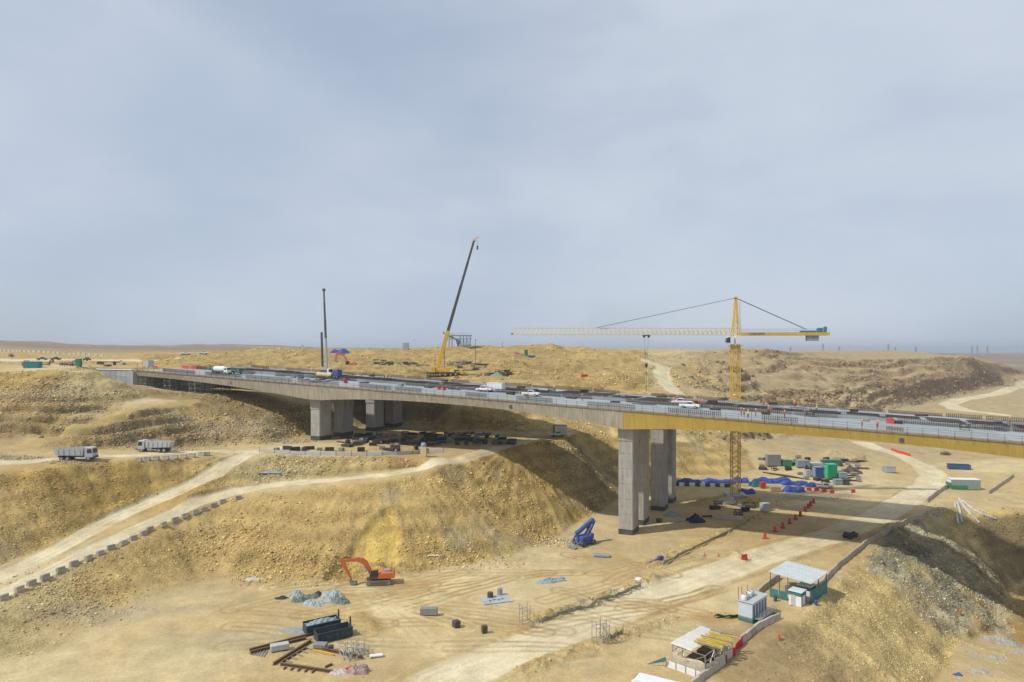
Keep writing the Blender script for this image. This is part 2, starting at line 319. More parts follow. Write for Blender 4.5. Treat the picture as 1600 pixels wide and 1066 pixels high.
mid = sstep(255, 300, YG) * (1 - sstep(1000, 1400, YG)) * (1 - road)
ZG += mid * (.35 + rub) * (2.6 * fbm(XG / 26, YG / 26, 4, 12, .55)) + mid * (.2 + rub) * (1.5 * fbm(XG / 8, YG / 8, 3, 13, .6)) * (1 - .75 * sstep(1040, 1130, CX + F * XG / YG))
ZG += mid0 * (1 - road) * 2.6 * (.35 - np.abs(fbm(XG / 34, YG / 20, 4, 17, .55)) * 1.6)
led = mid * sstep(1080, 1160, CX + F * XG / YG) * rub
ZG += led * (1 - .85 * sstep(1380, 1500, CX + F * XG / YG)) * 1.7 * (sstep(.40, .60, (ZG / 5.2 + fbm(XG / 40, YG / 40, 2, 15)) % 1.0) - .5)
cutb = (1 - sstep(.5, 1.0, ell(120, 655, 42, 16, .25)))            # benched cut on the left
ZG += cutb * 1.3 * (sstep(.3, .6, (ZG / 2.6 + .8 * fbm(XG / 20, YG / 20, 2, 16)) % 1.0) - .5)
far2 = sstep(900, 1300, YG)
ZG += far2 * (14 * fbm(XG / 420, YG / 420, 4, 20, .5) + 4 * fbm(XG / 90, YG / 90, 3, 21)) * np.clip(ZG / 40, .15, 1) * (1 - sstep(4000, 8000, YG))
# small windrow along the valley road
for l, hh, ww in [([(820, 1050), (900, 1018), (1000, 985), (1050, 968)], .7, 1.5), ([(590, 985), (560, 960)], .3, 1), ([(835, 968), (900, 950), (960, 930), (1000, 916), (1022, 906)], 1.0, 1.6),
                  ([(1020, 880), (1075, 855), (1130, 832), (1180, 810)], .7, 1.6), ([(1145, 862), (1160, 880), (1195, 858)], .5, 1.3), ([(1105, 787), (1150, 782), (1190, 790)], 1.6, 4)]:
    dd = pdist(pix(l)); ZG += hh * np.exp(-(dd / ww) ** 2) * (.6 + 1.4 * np.abs(fbm(XG / 2, YG / 2, 3, 31)))
    rub = np.maximum(rub, .75 * np.exp(-(dd / (ww * 1.2)) ** 2))
rub = np.maximum(rub, .55 * (1 - sstep(.5, 1, ell(470, 907, 16, 4))))
# ------------------------------------------------------------------ terrain: colour zones (albedo, some shade painted in)
def lerp(a, b, m): return a + (b - a) * m[..., None]
C3 = lambda *c: np.array(c, float)[None, None, :]
pxg = CX + F * XG / YG
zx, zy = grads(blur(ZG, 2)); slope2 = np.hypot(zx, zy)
CG = np.zeros((ny, nx, 3)) + C3(.49, .375, .225)
n_big = fbm(XG / 30, YG / 30, 4, 40); n_mid = fbm(XG / 7, YG / 7, 4, 41)
CG = lerp(CG, C3(.55, .45, .305), sstep(-.2, .35, n_big))
CG = lerp(CG, C3(.43, .36, .25), sstep(.12, .4, fbm(XG / 17, YG / 9, 4, 43)) * .6)
CG = lerp(CG, C3(.455, .325, .145), rub * .9)
CG = lerp(CG, C3(.44, .36, .225), rub * sstep(-.02, .3, n_big + .5 * n_mid) * .85)
# browner cut banks and yellow patches
CG = lerp(CG, C3(.56, .405, .145), cut * np.clip(.95 + .4 * n_mid + .2 * fbm(XG / 2, YG / 2, 2, 46), 0, 1))
CG = lerp(CG, C3(.40, .27, .095), (1 - sstep(.4, 1, ell(180, 770, 30, 12, .3))) * .7)
CG = lerp(CG, C3(.33, .24, .14), (1 - sstep(.5, 1, ell(130, 650, 45, 17, .25) + .3 * n_mid)) * .55)
CG = lerp(CG, C3(.41, .27, .12), (1 - sstep(.4, 1, ell(610, 925, 22, 5) + .4 * n_mid)) * .6)
CG = lerp(CG, C3(.43, .255, .11), (1 - sstep(.3, 1, ell(690, 912, 10, 3) + .4 * n_mid)) * .7)
CG = lerp(CG, C3(.42, .26, .11), (1 - sstep(.3, 1, ell(1110, 965, 9, 5) + .4 * n_mid)) * .7)
CG = lerp(CG, C3(.36, .32, .25), (1 - sstep(.3, 1, ell(190, 960, 22, 5, .3) + .5 * n_mid)) * .55)
CG = lerp(CG, C3(.40, .38, .32), (1 - sstep(.3, 1, ell(420, 990, 14, 7, .2) + .6 * n_mid)) * .4)
CG = lerp(CG, C3(.40, .33, .20), (1 - sstep(.5, 1, ell(540, 733, 40, 9) + .5 * n_mid)) * .55)
CG = lerp(CG, C3(.41, .25, .12), (1 - sstep(.4, 1, ell(650, 725, 12, 8) + .4 * n_mid)) * .5)
pyg = CY + F * (CAMZ - ZG) / YG
def poly(pts, soft=14.):
    """soft mask of a plot of ground outlined by its corner stakes"""
    P = np.array([hit(*p_)[:2] for p_ in pts]); ins = np.zeros(XG.shape, bool); D = pdist(list(P) + [P[0]], 30)
    for a, b in zip(P, np.roll(P, -1, 0)):
        c = ((a[1] > YG) != (b[1] > YG)) & (XG < (b[0] - a[0]) * (YG - a[1]) / (b[1] - a[1] + 1e-12) + a[0]); ins ^= c
    sd = np.where(ins, D, -D); return sstep(-soft * .12, soft * .12, sd + 5.5 * n_mid + 2.5 * fbm(XG / 2.2, YG / 2.2, 3, 47))
greyslope = poly([(1372, 840), (1400, 828), (1440, 826), (1500, 856), (1560, 898), (1578, 976), (1530, 992), (1485, 996), (1440, 965), (1395, 915), (1362, 876)])
_gsd = blur(greyslope, 4); ZG += _gsd * (1.5 * fbm(XG / 6, YG / 6, 4, 48, .6) + .7 * np.abs(fbm(XG / 1.8, YG / 1.8, 2, 49)))
zx, zy = grads(blur(ZG, 2)); slope2 = np.hypot(zx, zy)
# grey muck and a dark patch on the slope into the pit, brown rubble heap, grey patch by the road
CG = lerp(CG, C3(.50, .40, .235), (XG > 34) * rub * (YG < 215) * .6)
CG = lerp(CG, C3(.33, .31, .255), greyslope * .92)
CG = lerp(CG, C3(.16, .16, .145), greyslope * sstep(.0, .3, fbm(XG / 9, YG / 9, 3, 44)) * .6)
CG = lerp(CG, C3(.42, .33, .21), greyslope * sstep(.05, .35, fbm(XG / 7, YG / 7, 3, 45)) * .7)
CG = lerp(CG, C3(.15, .15, .135), (1 - sstep(.3, 1, ell(1415, 850, 10, 8, -.5) + .5 * n_mid)) * .65)
CG = lerp(CG, C3(.33, .245, .145), (1 - sstep(.6, 1, ell(1235, 1040, 17, 15) + .3 * n_mid)) * .9)
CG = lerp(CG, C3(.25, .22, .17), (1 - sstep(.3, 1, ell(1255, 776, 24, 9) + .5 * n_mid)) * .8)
CG = lerp(CG, C3(.40, .27, .125), (XG > 95) * (ZG < -13.5) * (1 - sstep(.2, .45, slope)) * (YG < 205) * (1 - greyslope) * .9)
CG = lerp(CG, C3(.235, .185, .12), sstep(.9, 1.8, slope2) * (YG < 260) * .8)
# brown bank by the abutment, darker shelf below the deck
CG = lerp(CG, C3(.29, .215, .125), (1 - sstep(.6, 1, ell(310, 622, 34, 10, -.15) + .3 * n_mid)) * .85)  # brown bank with the shade under the deck end painted in
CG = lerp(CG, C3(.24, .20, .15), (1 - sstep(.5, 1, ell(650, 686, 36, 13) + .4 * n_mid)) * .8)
# plateau mounds, mesa, far ranges
CG = lerp(CG, C3(.45, .325, .155), mid * (pxg < 1010) * .8)
CG = lerp(CG, C3(.33, .235, .12), mid * (pxg < 1010) * sstep(.25, .7, slope2) * .7)
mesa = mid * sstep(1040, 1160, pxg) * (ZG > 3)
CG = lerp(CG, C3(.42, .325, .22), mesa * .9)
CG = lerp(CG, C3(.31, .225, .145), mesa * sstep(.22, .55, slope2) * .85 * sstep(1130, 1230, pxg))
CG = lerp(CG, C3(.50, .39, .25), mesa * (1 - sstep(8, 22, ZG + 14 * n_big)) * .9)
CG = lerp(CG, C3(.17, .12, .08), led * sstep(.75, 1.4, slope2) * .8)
CG = lerp(CG, C3(.44, .35, .235), mid * (pxg > 1180) * (ZG < 8) * .8)
CG = lerp(CG, C3(.23, .17, .14), far2 * .95)
CG = lerp(CG, C3(.46, .38, .28), far2 * sstep(.12, .4, fbm(XG / 300, YG / 120, 3, 50)) * .55)
# strata and streaks
CG *= (1 + .22 * rub * np.sin(ZG * 2.1 + 3 * n_big) * (1 - mid))[..., None] * .5 + .5
CG *= (1 + .075 * rub * np.clip(lic, -2, 2))[..., None]
road_pale = road * sstep(.5, 2.5, RD['ledge_track'])
for k_ in ('ledge_track',): CG = lerp(CG, C3(.47, .35, .18), (1 - sstep(1.5, 3., RD[k_])) * .8)
road_pale = np.where(RD['ledge_track'] < 3.2, 0, road)
# roads and tyre tracks
CG = lerp(CG, C3(.63, .565, .46), road_pale * np.clip(.8 + .5 * n_mid, 0, 1))
for k_ in ('haul_road', 'access_track', 'valley_road', 'bench_track'):
    ru = np.cos(RD[k_] * 4.6 + 2.2 * fbm(XG / 9, YG / 9, 2, 81)) * np.clip(.3 + fbm(XG / 6, YG / 6, 2, 82), 0, 1)
    CG *= (1 + .13 * ru * (RD[k_] < ROADS[k_][1] * 1.2))[..., None]
def tracks(l, off, wd, c, k):
    global CG
    d = pdist(pix(l), 8)
    for o in off: CG = lerp(CG, c, np.exp(-((d - o) / wd) ** 2) * k * (.55 + .9 * np.clip(n_mid + .4, 0, 1)))
tracks([(575, 925), (610, 955), (650, 990), (690, 1025)], (.5, 1.9), .55, C3(.60, .50, .34), .8)
tracks([(690, 1064), (800, 1022), (900, 980), (1000, 940), (1100, 904), (1200, 868), (1300, 838)], (1.2, 3.0), .5, C3(.68, .61, .48), .7)
tracks([(690, 1064), (800, 1022), (900, 980), (1000, 940), (1100, 904), (1200, 868), (1300, 838)], (5.6,), .5, C3(.41, .30, .17), .6)
for q in range(24):
    x0 = rnd.uniform(340, 900); y0 = 905 + rnd.uniform(0, 110); l = [(x0, y0)]; a = rnd.uniform(-.35, .25)
    for s in range(5):
        a += rnd.uniform(-.12, .12); l.append((l[-1][0] + 45 * math.cos(a), min(max(l[-1][1] + 26 * math.sin(a), 895), 1060)))
    tracks(l, (.0, 1.7), .3, C3(.37, .265, .145) if q % 3 else C3(.62, .52, .36), .8)
for q in range(9):
    x0 = rnd.uniform(850, 1150); y0 = rnd.uniform(850, 960); l = [(x0, y0)]; a = rnd.uniform(-.6, .2)
    for s in range(5):
        a += rnd.uniform(-.25, .25); l.append((l[-1][0] + 30 * math.cos(a), min(max(l[-1][1] + 18 * math.sin(a), 846), 985)))
    tracks(l, (.0, 1.7), .32, C3(.38, .265, .15), .75)
CG *= (1 + .10 * fbm(XG / 1.3, YG / 1.3, 2, 61) + .10 * n_mid)[..., None]
CG = np.clip(CG * C3(.955, .935, .76), .03, .75) * (1 + (.03 * (XG < 34) + .16 * (XG >= 34)) * (rub * (YG < 900)))[..., None]


# ------------------------------------------------------------------ terrain: material and meshes
def ground_material():
    m = bpy.data.materials.new('dry_earth'); m.use_nodes = True
    t = m.node_tree; n = t.nodes; l = t.links; b = n['Principled BSDF']
    b.inputs['Roughness'].default_value = .95; b.inputs['Specular IOR Level'].default_value = .12
    ac = n.new('ShaderNodeAttribute'); ac.attribute_name = 'tint'; ar = n.new('ShaderNodeAttribute'); ar.attribute_name = 'rubble'
    tc = n.new('ShaderNodeTexCoord')
    def noise(s, d, r):
        q = n.new('ShaderNodeTexNoise'); q.inputs['Scale'].default_value = s; q.inputs['Detail'].default_value = d; q.inputs['Roughness'].default_value = r
        l.new(tc.outputs['Object'], q.inputs['Vector']); return q.outputs[0]
    def rng_(src, a, b_, lo, hi):
        q = n.new('ShaderNodeMapRange'); q.inputs[1].default_value = a; q.inputs[2].default_value = b_; q.inputs[3].default_value = lo; q.inputs[4].default_value = hi
        l.new(src, q.inputs[0]); return q.outputs[0]
    def mul(a, b_, fac=1.0, op='MULTIPLY'):
        q = n.new('ShaderNodeMix'); q.data_type = 'RGBA'; q.blend_type = op
        if isinstance(fac, float): q.inputs[0].default_value = fac
        else: l.new(fac, q.inputs[0])
        l.new(a, q.inputs[6]); l.new(b_, q.inputs[7]); return q.outputs[2]
    def math_(op, a, b_):
        q = n.new('ShaderNodeMath'); q.operation = op
        for k, v in ((0, a), (1, b_)):
            if isinstance(v, (int, float)): q.inputs[k].default_value = v
            else: l.new(v, q.inputs[k])
        return q.outputs[0]
    n1 = noise(.22, 6, .6); n2 = noise(2.3, 5, .7)
    v = n.new('ShaderNodeTexVoronoi'); v.inputs['Scale'].default_value = 2.2; v.inputs['Randomness'].default_value = 1
    l.new(tc.outputs['Object'], v.inputs['Vector'])
    v2 = n.new('ShaderNodeTexVoronoi'); v2.inputs['Scale'].default_value = 4.8; l.new(tc.outputs['Object'], v2.inputs['Vector'])
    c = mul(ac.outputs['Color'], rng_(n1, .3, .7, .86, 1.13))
    c = mul(c, rng_(n2, .3, .7, .82, 1.17))
    stone = rng_(v.outputs['Distance'], .1, .75, 1.22, .70)  # stone cells, gaps darkened to paint the small shadows between them
    stone2 = rng_(v2.outputs['Distance'], .1, .75, 1.20, .72)
    patch = math_('MULTIPLY', ar.outputs['Fac'], rng_(noise(.16, 3, .5), .36, .56, .3, 1))
    c = mul(c, stone, patch); c = mul(c, stone2, patch)
    hsv = n.new('ShaderNodeHueSaturation'); hsv.inputs['Saturation'].default_value = 1.0
    l.new(c, hsv.inputs['Color'])
    l.new(hsv.outputs[0], b.inputs['Base Color'])
    hgt = math_('ADD', math_('MULTIPLY', n2, .25), math_('MULTIPLY', math_('SUBTRACT', 1.0, v.outputs['Distance']), math_('MULTIPLY', patch, .5)))
    hgt = math_('ADD', hgt, math_('MULTIPLY', math_('SUBTRACT', 1.0, v2.outputs['Distance']), math_('MULTIPLY', patch, .25)))
    bp = n.new('ShaderNodeBump'); bp.inputs['Strength'].default_value = .8; bp.inputs['Distance'].default_value = .35
    l.new(hgt, bp.inputs['Height']); l.new(bp.outputs[0], b.inputs['Normal'])
    return m
GM = ground_material()
face_road = np.full((ny - 1, nx - 1), -1)
RN = list(ROADS)
for k, nm in enumerate(RN):
    d = (RD[nm][:-1, :-1] + RD[nm][1:, 1:]) / 2
    face_road[(d < ROADS[nm][1]) & (face_road < 0)] = k
zone = face_road.copy()
yc = (YG[:-1, :-1] + YG[1:, 1:]) / 2; pc = (pxg[:-1, :-1] + pxg[1:, 1:]) / 2
zone[(zone < 0) & (yc > 900)] = 100
zone[(zone < 0) & (mesa[:-1, :-1] > .5)] = 101
zone[(zone < 0)] = 102
IDX = np.arange(ny * nx).reshape(ny, nx)
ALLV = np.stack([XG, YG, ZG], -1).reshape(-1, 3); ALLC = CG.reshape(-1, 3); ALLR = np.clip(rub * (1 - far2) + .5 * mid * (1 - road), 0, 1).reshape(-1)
def grid_object(name, sel, label=None):
    jj, ii = np.nonzero(sel)
    q = np.stack([IDX[jj, ii], IDX[jj, ii + 1], IDX[jj + 1, ii + 1], IDX[jj + 1, ii]], -1)
    u, inv = np.unique(q, return_inverse=True); inv = inv.reshape(-1)
    me = bpy.data.meshes.new(name); me.vertices.add(len(u)); me.vertices.foreach_set('co', ALLV[u].astype(np.float32).reshape(-1))
    nf = len(q); me.loops.add(nf * 4); me.loops.foreach_set('vertex_index', inv.astype(np.int32))
    me.polygons.add(nf); me.polygons.foreach_set('loop_start', np.arange(nf, dtype=np.int32) * 4)
    me.polygons.foreach_set('use_smooth', np.ones(nf, bool)); me.update(calc_edges=True)
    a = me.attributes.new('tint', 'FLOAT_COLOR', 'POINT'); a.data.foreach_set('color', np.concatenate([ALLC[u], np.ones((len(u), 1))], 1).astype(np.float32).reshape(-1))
    a = me.attributes.new('rubble', 'FLOAT', 'POINT'); a.data.foreach_set('value', ALLR[u].astype(np.float32))
    me.materials.append(GM)
    o = bpy.data.objects.new(name, me); COL.objects.link(o); o['kind'] = 'structure'
    if label: o['label'] = label
    return o
grid_object('ground', zone == 102, 'sandy valley floor and ochre earth slopes of the building site')
grid_object('mesa_terrain', zone == 101, 'brown rocky mesa with dark ledges behind the tower crane')
grid_object('far_terrain', zone == 100, 'hazy brown desert ranges along the horizon')
RL = {'haul_road': 'pale haul road climbing from the lower left corner', 'access_track': 'pale track along the mound top lined with concrete blocks',
      'bench_track': 'dusty bench track under the two dump trucks', 'ledge_track': 'brown ledge track rising to the abutment',
      'valley_road': 'wide pale dirt road crossing the valley floor', 'hillside_road': 'pale road winding over the hillside behind the bridge',
      'plateau_road': 'wide graded road bed on the far left plateau', 'wadi_track': 'pale track bending through the far right valley'}
for k, nm in enumerate(RN): grid_object(nm, face_road == k, RL[nm])

# ------------------------------------------------------------------ loose rubble: real stones
ico = []
for s in range(6):
    bm = bmesh.new(); bmesh.ops.create_icosphere(bm, subdivisions=1, radius=1)
    for v in bm.verts: v.co *= rnd.uniform(.72, 1.2)
    sc = Vector((rnd.uniform(.9, 1.25), rnd.uniform(.75, 1.), rnd.uniform(.5, .85)))
    for v in bm.verts: v.co = Vector((v.co.x * sc.x, v.co.y * sc.y, v.co.z * sc.z))
    bm.verts.ensure_lookup_table(); ico.append((np.array([v.co[:] for v in bm.verts]), np.array([[v.index for v in f.verts] for f in bm.faces]))); bm.free()
octa = []
for s_ in range(6):
    v_ = np.array([(1, 0, 0), (-1, 0, 0), (0, 1, 0), (0, -1, 0), (0, 0, 1), (0, 0, -1)], float) * rng.uniform(.75, 1.25, (6, 1)) + rng.uniform(-.28, .28, (6, 3))
    v_ *= np.array([rng.uniform(.95, 1.3), rng.uniform(.8, 1.05), rng.uniform(.6, .9)])
    octa.append((v_, np.array([(0, 2, 4), (2, 1, 4), (1, 3, 4), (3, 0, 4), (2, 0, 5), (1, 2, 5), (3, 1, 5), (0, 3, 5)])))
def rock_material():
    m = bpy.data.materials.new('loose_stone'); m.use_nodes = True
    t = m.node_tree; b = t.nodes['Principled BSDF']; b.inputs['Roughness'].default_value = .9; b.inputs['Specular IOR Level'].default_value = .15
    a = t.nodes.new('ShaderNodeAttribute'); a.attribute_name = 'tint'; t.links.new(a.outputs['Color'], b.inputs['Base Color']); return m
RM = rock_material()
def stones(name, label, weight, count, smin, smax, pw=2.2, bright=1.12, tint=None, shape=None):
    shape = shape or octa
    wgt = (weight * (YG ** 1.3)).reshape(-1); wgt = np.clip(wgt, 0, None); cs = np.cumsum(wgt); cs /= cs[-1]
    ids = np.searchsorted(cs, rng.random(count))
    j, i = ids // nx, ids % nx
    ok = (j < ny - 1) & (i < nx - 1) & (i > 0); j = j[ok]; i = i[ok]; n = len(j)
    u = rng.random(n); v = rng.random(n)
    t = TC[i] + (TC[i + 1] - TC[i]) * u; y = YR[j] + (YR[j + 1] - YR[j]) * v
    z = (ZG[j, i] * (1 - u) + ZG[j, i + 1] * u) * (1 - v) + (ZG[j + 1, i] * (1 - u) + ZG[j + 1, i + 1] * u) * v
    s = smin * .6 * (1 - rng.random(n) * (1 - (smin / smax) ** pw)) ** (-1 / pw)
    s *= np.clip(y / 150, .8, 2.2)
    a = rng.random((n, 3)) * 6.28; V = []; Fc = []; Cc = []; off = 0
    base = ALLC[IDX[j, i]] * bright * (1 + .26 * rng.standard_normal(n))[:, None]
    if tint is not None: base = base * .4 + np.array(tint) * .6 * (1 + .2 * rng.standard_normal(n))[:, None]
    base = np.clip(base, .04, .7)
    for k in range(6):
        m = np.nonzero(np.arange(n) % 6 == k)[0]; rv, rf = shape[k]
        ca, sa = np.cos(a[m, 0]), np.sin(a[m, 0]); cb_, sb = np.cos((a[m, 1] - 3.14) * .25), np.sin((a[m, 1] - 3.14) * .25)
        X = rv[None, :, 0]; Y_ = rv[None, :, 1]; Zz = rv[None, :, 2]
        y1 = Y_ * cb_[:, None] - Zz * sb[:, None]; z1 = Y_ * sb[:, None] + Zz * cb_[:, None]
        x2 = X * ca[:, None] - y1 * sa[:, None]; y2 = X * sa[:, None] + y1 * ca[:, None]
        S = s[m][:, None]
        P = np.stack([x2 * S + (t[m] * y[m])[:, None], y2 * S + y[m][:, None], z1 * S + (z[m] + s[m] * .12)[:, None]], -1)
        nv = rv.shape[0]; V.append(P.reshape(-1, 3)); Fc.append((rf[None] + (np.arange(len(m)) * nv)[:, None, None] + off).reshape(-1, 3))
        Cc.append(np.repeat(base[m], nv, 0)); off += len(m) * nv
    V = np.concatenate(V); Fc = np.concatenate(Fc); Cc = np.concatenate(Cc)
    me = bpy.data.meshes.new(name); me.vertices.add(len(V)); me.vertices.foreach_set('co', V.astype(np.float32).reshape(-1))
    me.loops.add(len(Fc) * 3); me.loops.foreach_set('vertex_index', Fc.astype(np.int32).reshape(-1)); me.polygons.add(len(Fc))
    me.polygons.foreach_set('loop_start', np.arange(len(Fc), dtype=np.int32) * 3); me.update(calc_edges=True)
    at = me.attributes.new('tint', 'FLOAT_COLOR', 'POINT'); at.data.foreach_set('color', np.concatenate([Cc, np.ones((len(Cc), 1))], 1).astype(np.float32).reshape(-1))
    me.materials.append(RM); o = bpy.data.objects.new(name, me); COL.objects.link(o); o['kind'] = 'stuff'; o['label'] = label; o['category'] = 'rubble'
    return o
vis = ((pxg > -60) & (pxg < 1660)).astype(float) * (YG > 75)
patchn = sstep(-.15, .3, fbm(XG / 14, YG / 14, 4, 71, .6)) + .10
nearm = (YG < 262) * vis * (1 - road) * (1 - cut * .8)
stones('mound_rubble', 'broken ochre stones covering the slopes left of the tall piers', nearm * rub * patchn * (XG < 34), 40000, .12, .75, 2.4, 1.3)
stones('foot_rubble', 'heaps of larger blocks along the foot of the mound', nearm * sum(np.clip(1 - ell(*e), 0, 1) for e in [(470, 880, 15, 8), (420, 880, 10, 8), (560, 895, 9, 4), (700, 868, 20, 6), (855, 846, 8, 4), (350, 855, 12, 10), (80, 935, 18, 9), (120, 905, 14, 6), (450, 735, 10, 8)]), 5200, .2, .8, 2.2, 1.15, None, ico)
stones('bank_rubble', 'grey stones on the bank above the dump trucks', nearm * sum(np.clip(1 - ell(*e), 0, 1) for e in [(200, 690, 22, 6), (290, 675, 16, 7), (360, 670, 16, 10), (450, 690, 9, 5), (60, 615, 22, 8), (70, 720, 20, 4)]), 10000, .17, .7, 2.2, 1.15, (.36, .31, .23))
stones('pit_slope_rubble', 'stones strewn over the slope below the barrier wall into the pit', nearm * np.clip(rub + .15, 0, 1) * patchn * (XG > 34) * (YG < 215), 9000, .11, .6, 2.3, 1.2)
stones('grey_slope_rubble', 'grey broken stone covering the slope face above the pit', nearm * greyslope, 14000, .11, .7, 2.0, 1.3)
stones('pale_slope_rubble', 'fine pale stones on the tan slope below the barrier wall', nearm * poly([(1200, 1000), (1300, 905), (1380, 850), (1440, 930), (1500, 1000), (1480, 1060), (1250, 1066)]) * (1 - greyslope), 13000, .08, .42, 2.2, 1.35)
stones('plateau_rubble', 'tan boulders on the slopes behind the bridge', ((YG >= 262) & (YG < 460)) * vis * (1 - road) * (.15 + rub + (1 - sstep(.4, 1, ell(900, 585, 50, 40)))) * patchn * (pxg < 1240) * (ZG > 7), 14000, .16, .8, 2.2, 1.15)
stones('ledge_rubble', 'fallen brown blocks along the ledges of the mesa', mesa * vis * (YG < 760) * sstep(.3, .7, slope2) * (.2 + patchn), 6000, .35, 1.6, 2.2, 1.0, (.27, .20, .14))
stones('floor_gravel', 'scattered small stones on the sandy valley floor', nearm * (1 - rub) * patchn ** 2 * (ZG < 3) * (ZG > -3), 8000, .06, .3)
stones('pit_floor_rubble', 'loose blocks on the floor of the pit', nearm * (ZG < -9) * (XG > 70) * (1 - greyslope), 1500, .12, .7)
# ------------------------------------------------------------------ helpers: building meshes and things
class MB:
    def __init__(s): s.v = []; s.f = []
    def add(s, vs, fs):
        o = len(s.v); s.v += [tuple(v) for v in vs]; s.f += [tuple(i + o for i in f) for f in fs]; return s
    def box(s, c, d, rz=0., ry=0., taper=1.):
        M = Matrix.Rotation(rz, 3, 'Z') @ Matrix.Rotation(ry, 3, 'Y')
        vs = []
        for z in (-.5, .5):
            k = taper if z > 0 else 1.
            for x, y in ((-.5, -.5), (.5, -.5), (.5, .5), (-.5, .5)): vs.append(Vector(c) + M @ Vector((x * d[0] * k, y * d[1] * k, z * d[2])))
        return s.add(vs, [(3, 2, 1, 0), (4, 5, 6, 7), (0, 1, 5, 4), (1, 2, 6, 5), (2, 3, 7, 6), (3, 0, 4, 7)])
    def beam(s, a, b, w, h=None):
        a = Vector(a); b = Vector(b); h = h or w; d = b - a
        if d.length < 1e-6: return s
        q = d.to_track_quat('X', 'Z').to_matrix(); vs = []
        for p in (a, b):
            for y, z in ((-w / 2, -h / 2), (w / 2, -h / 2), (w / 2, h / 2), (-w / 2, h / 2)): vs.append(p + q @ Vector((0, y, z)))
        return s.add(vs, [(3, 2, 1, 0), (4, 5, 6, 7), (0, 1, 5, 4), (1, 2, 6, 5), (2, 3, 7, 6), (3, 0, 4, 7)])
    def cyl(s, a, b, r, r2=None, n=10, cap=True):
        a = Vector(a); b = Vector(b); r2 = r if r2 is None else r2; q = (b - a).to_track_quat('Z', 'Y').to_matrix(); vs = []
        for p, rr in ((a, r), (b, r2)):
            for k in range(n): t = 2 * math.pi * k / n; vs.append(p + q @ Vector((rr * math.cos(t), rr * math.sin(t), 0)))
        fs = [(k, (k + 1) % n, n + (k + 1) % n, n + k) for k in range(n)]
        if cap: fs += [tuple(range(n - 1, -1, -1)), tuple(range(n, 2 * n))]
        return s.add(vs, fs)
    def prism(s, prof, y0, y1, inset=None):
        """profile in x-z pushed from y0 to y1; optional second profile for the y1 side"""
        n = len(prof); p2 = inset or prof
        vs = [(x, y0, z) for x, z in prof] + [(x, y1, z) for x, z in p2]
        return s.add(vs, [(k, (k + 1) % n, n + (k + 1) % n, n + k) for k in range(n)] + [tuple(range(n - 1, -1, -1)), tuple(range(n, 2 * n))])
    def loft(s, rings, cap=True):
        n = len(rings[0]); vs = [p for r in rings for p in r]; fs = []
        for j in range(len(rings) - 1):
            for k in range(n): fs.append((j * n + k, j * n + (k + 1) % n, (j + 1) * n + (k + 1) % n, (j + 1) * n + k))
        if cap: fs += [tuple(range(n - 1, -1, -1)), tuple(range((len(rings) - 1) * n, len(rings) * n))]
        return s.add(vs, fs)
    def sheet(s, nu, nv, fn, th=.0):
        vs = [fn(u / nu, v / nv) for v in range(nv + 1) for u in range(nu + 1)]
        fs = [(v * (nu + 1) + u, v * (nu + 1) + u + 1, (v + 1) * (nu + 1) + u + 1, (v + 1) * (nu + 1) + u) for v in range(nv) for u in range(nu)]
        return s.add(vs, fs)
    def build(s, name, m, parent=None, smooth=False, bevel=0., solid=0.):
        me = bpy.data.meshes.new(name); me.from_pydata(s.v, [], s.f); me.materials.append(m)
        bm = bmesh.new(); bm.from_mesh(me); bmesh.ops.recalc_face_normals(bm, faces=bm.faces)
        if bevel: bmesh.ops.bevel(bm, geom=[e for e in bm.edges if e.is_manifold and e.calc_face_angle(0) > .6], offset=bevel, segments=1, affect='EDGES')
        if solid: bmesh.ops.solidify(bm, geom=bm.faces[:], thickness=solid)
        bm.to_mesh(me); bm.free()
        if smooth: me.polygons.foreach_set('use_smooth', [True] * len(me.polygons))
        o = bpy.data.objects.new(name, me); COL.objects.link(o)
        if parent: o.parent = parent
        return o
def tag(o, label, cat, group=None):
    o['label'] = label; o['category'] = cat
    if group: o['group'] = group
    return o
def thing(name, label, cat, loc=(0, 0, 0), rz=0., group=None, rx=0., ry=0.):
    o = bpy.data.objects.new(name, None); COL.objects.link(o); o.empty_display_size = .5
    o.location = loc; o.rotation_euler = (rx, ry, rz); return tag(o, label, cat, group)
def copy_part(o, parent):
    c = o.copy(); COL.objects.link(c); c.parent = parent
    for ch in KIDS.get(o, []) if False else o.children: copy_part(ch, c)
    return c
KIDS = {}
def dup(root, loc, rz=0., label=None, group=None):
    c = root.copy(); COL.objects.link(c); c.location = loc; c.rotation_euler = (0, 0, rz)
    for ch in list(root.children): copy_part(ch, c)
    if label: c['label'] = label
    if group: c['group'] = group
    return c
ORD = 'first second third fourth fifth sixth seventh eighth ninth tenth eleventh twelfth'.split() + ['%dth' % k for k in range(13, 21)] + ['21st', '22nd', '23rd'] + ['%dth' % k for k in range(24, 31)] + ['31st', '32nd', '33rd'] + ['%dth' % k for k in range(34, 41)] + ['41st', '42nd', '43rd'] + ['%dth' % k for k in range(44, 51)] + ['51st', '52nd', '53rd'] + ['%dth' % k for k in range(54, 61)]
def lin(r, g, b): return tuple(((c / 255 + .055) / 1.055) ** 2.4 if c > 10 else c / 255 / 12.92 for c in (r, g, b))
def on(px, py, dz=0.):
    p = hit(px, py); p.z += dz; return p
def yaw(px0, py0, px1, py1):
    a = hit(px0, py0); b = hit(px1, py1); return math.atan2(b.y - a.y, b.x - a.x)

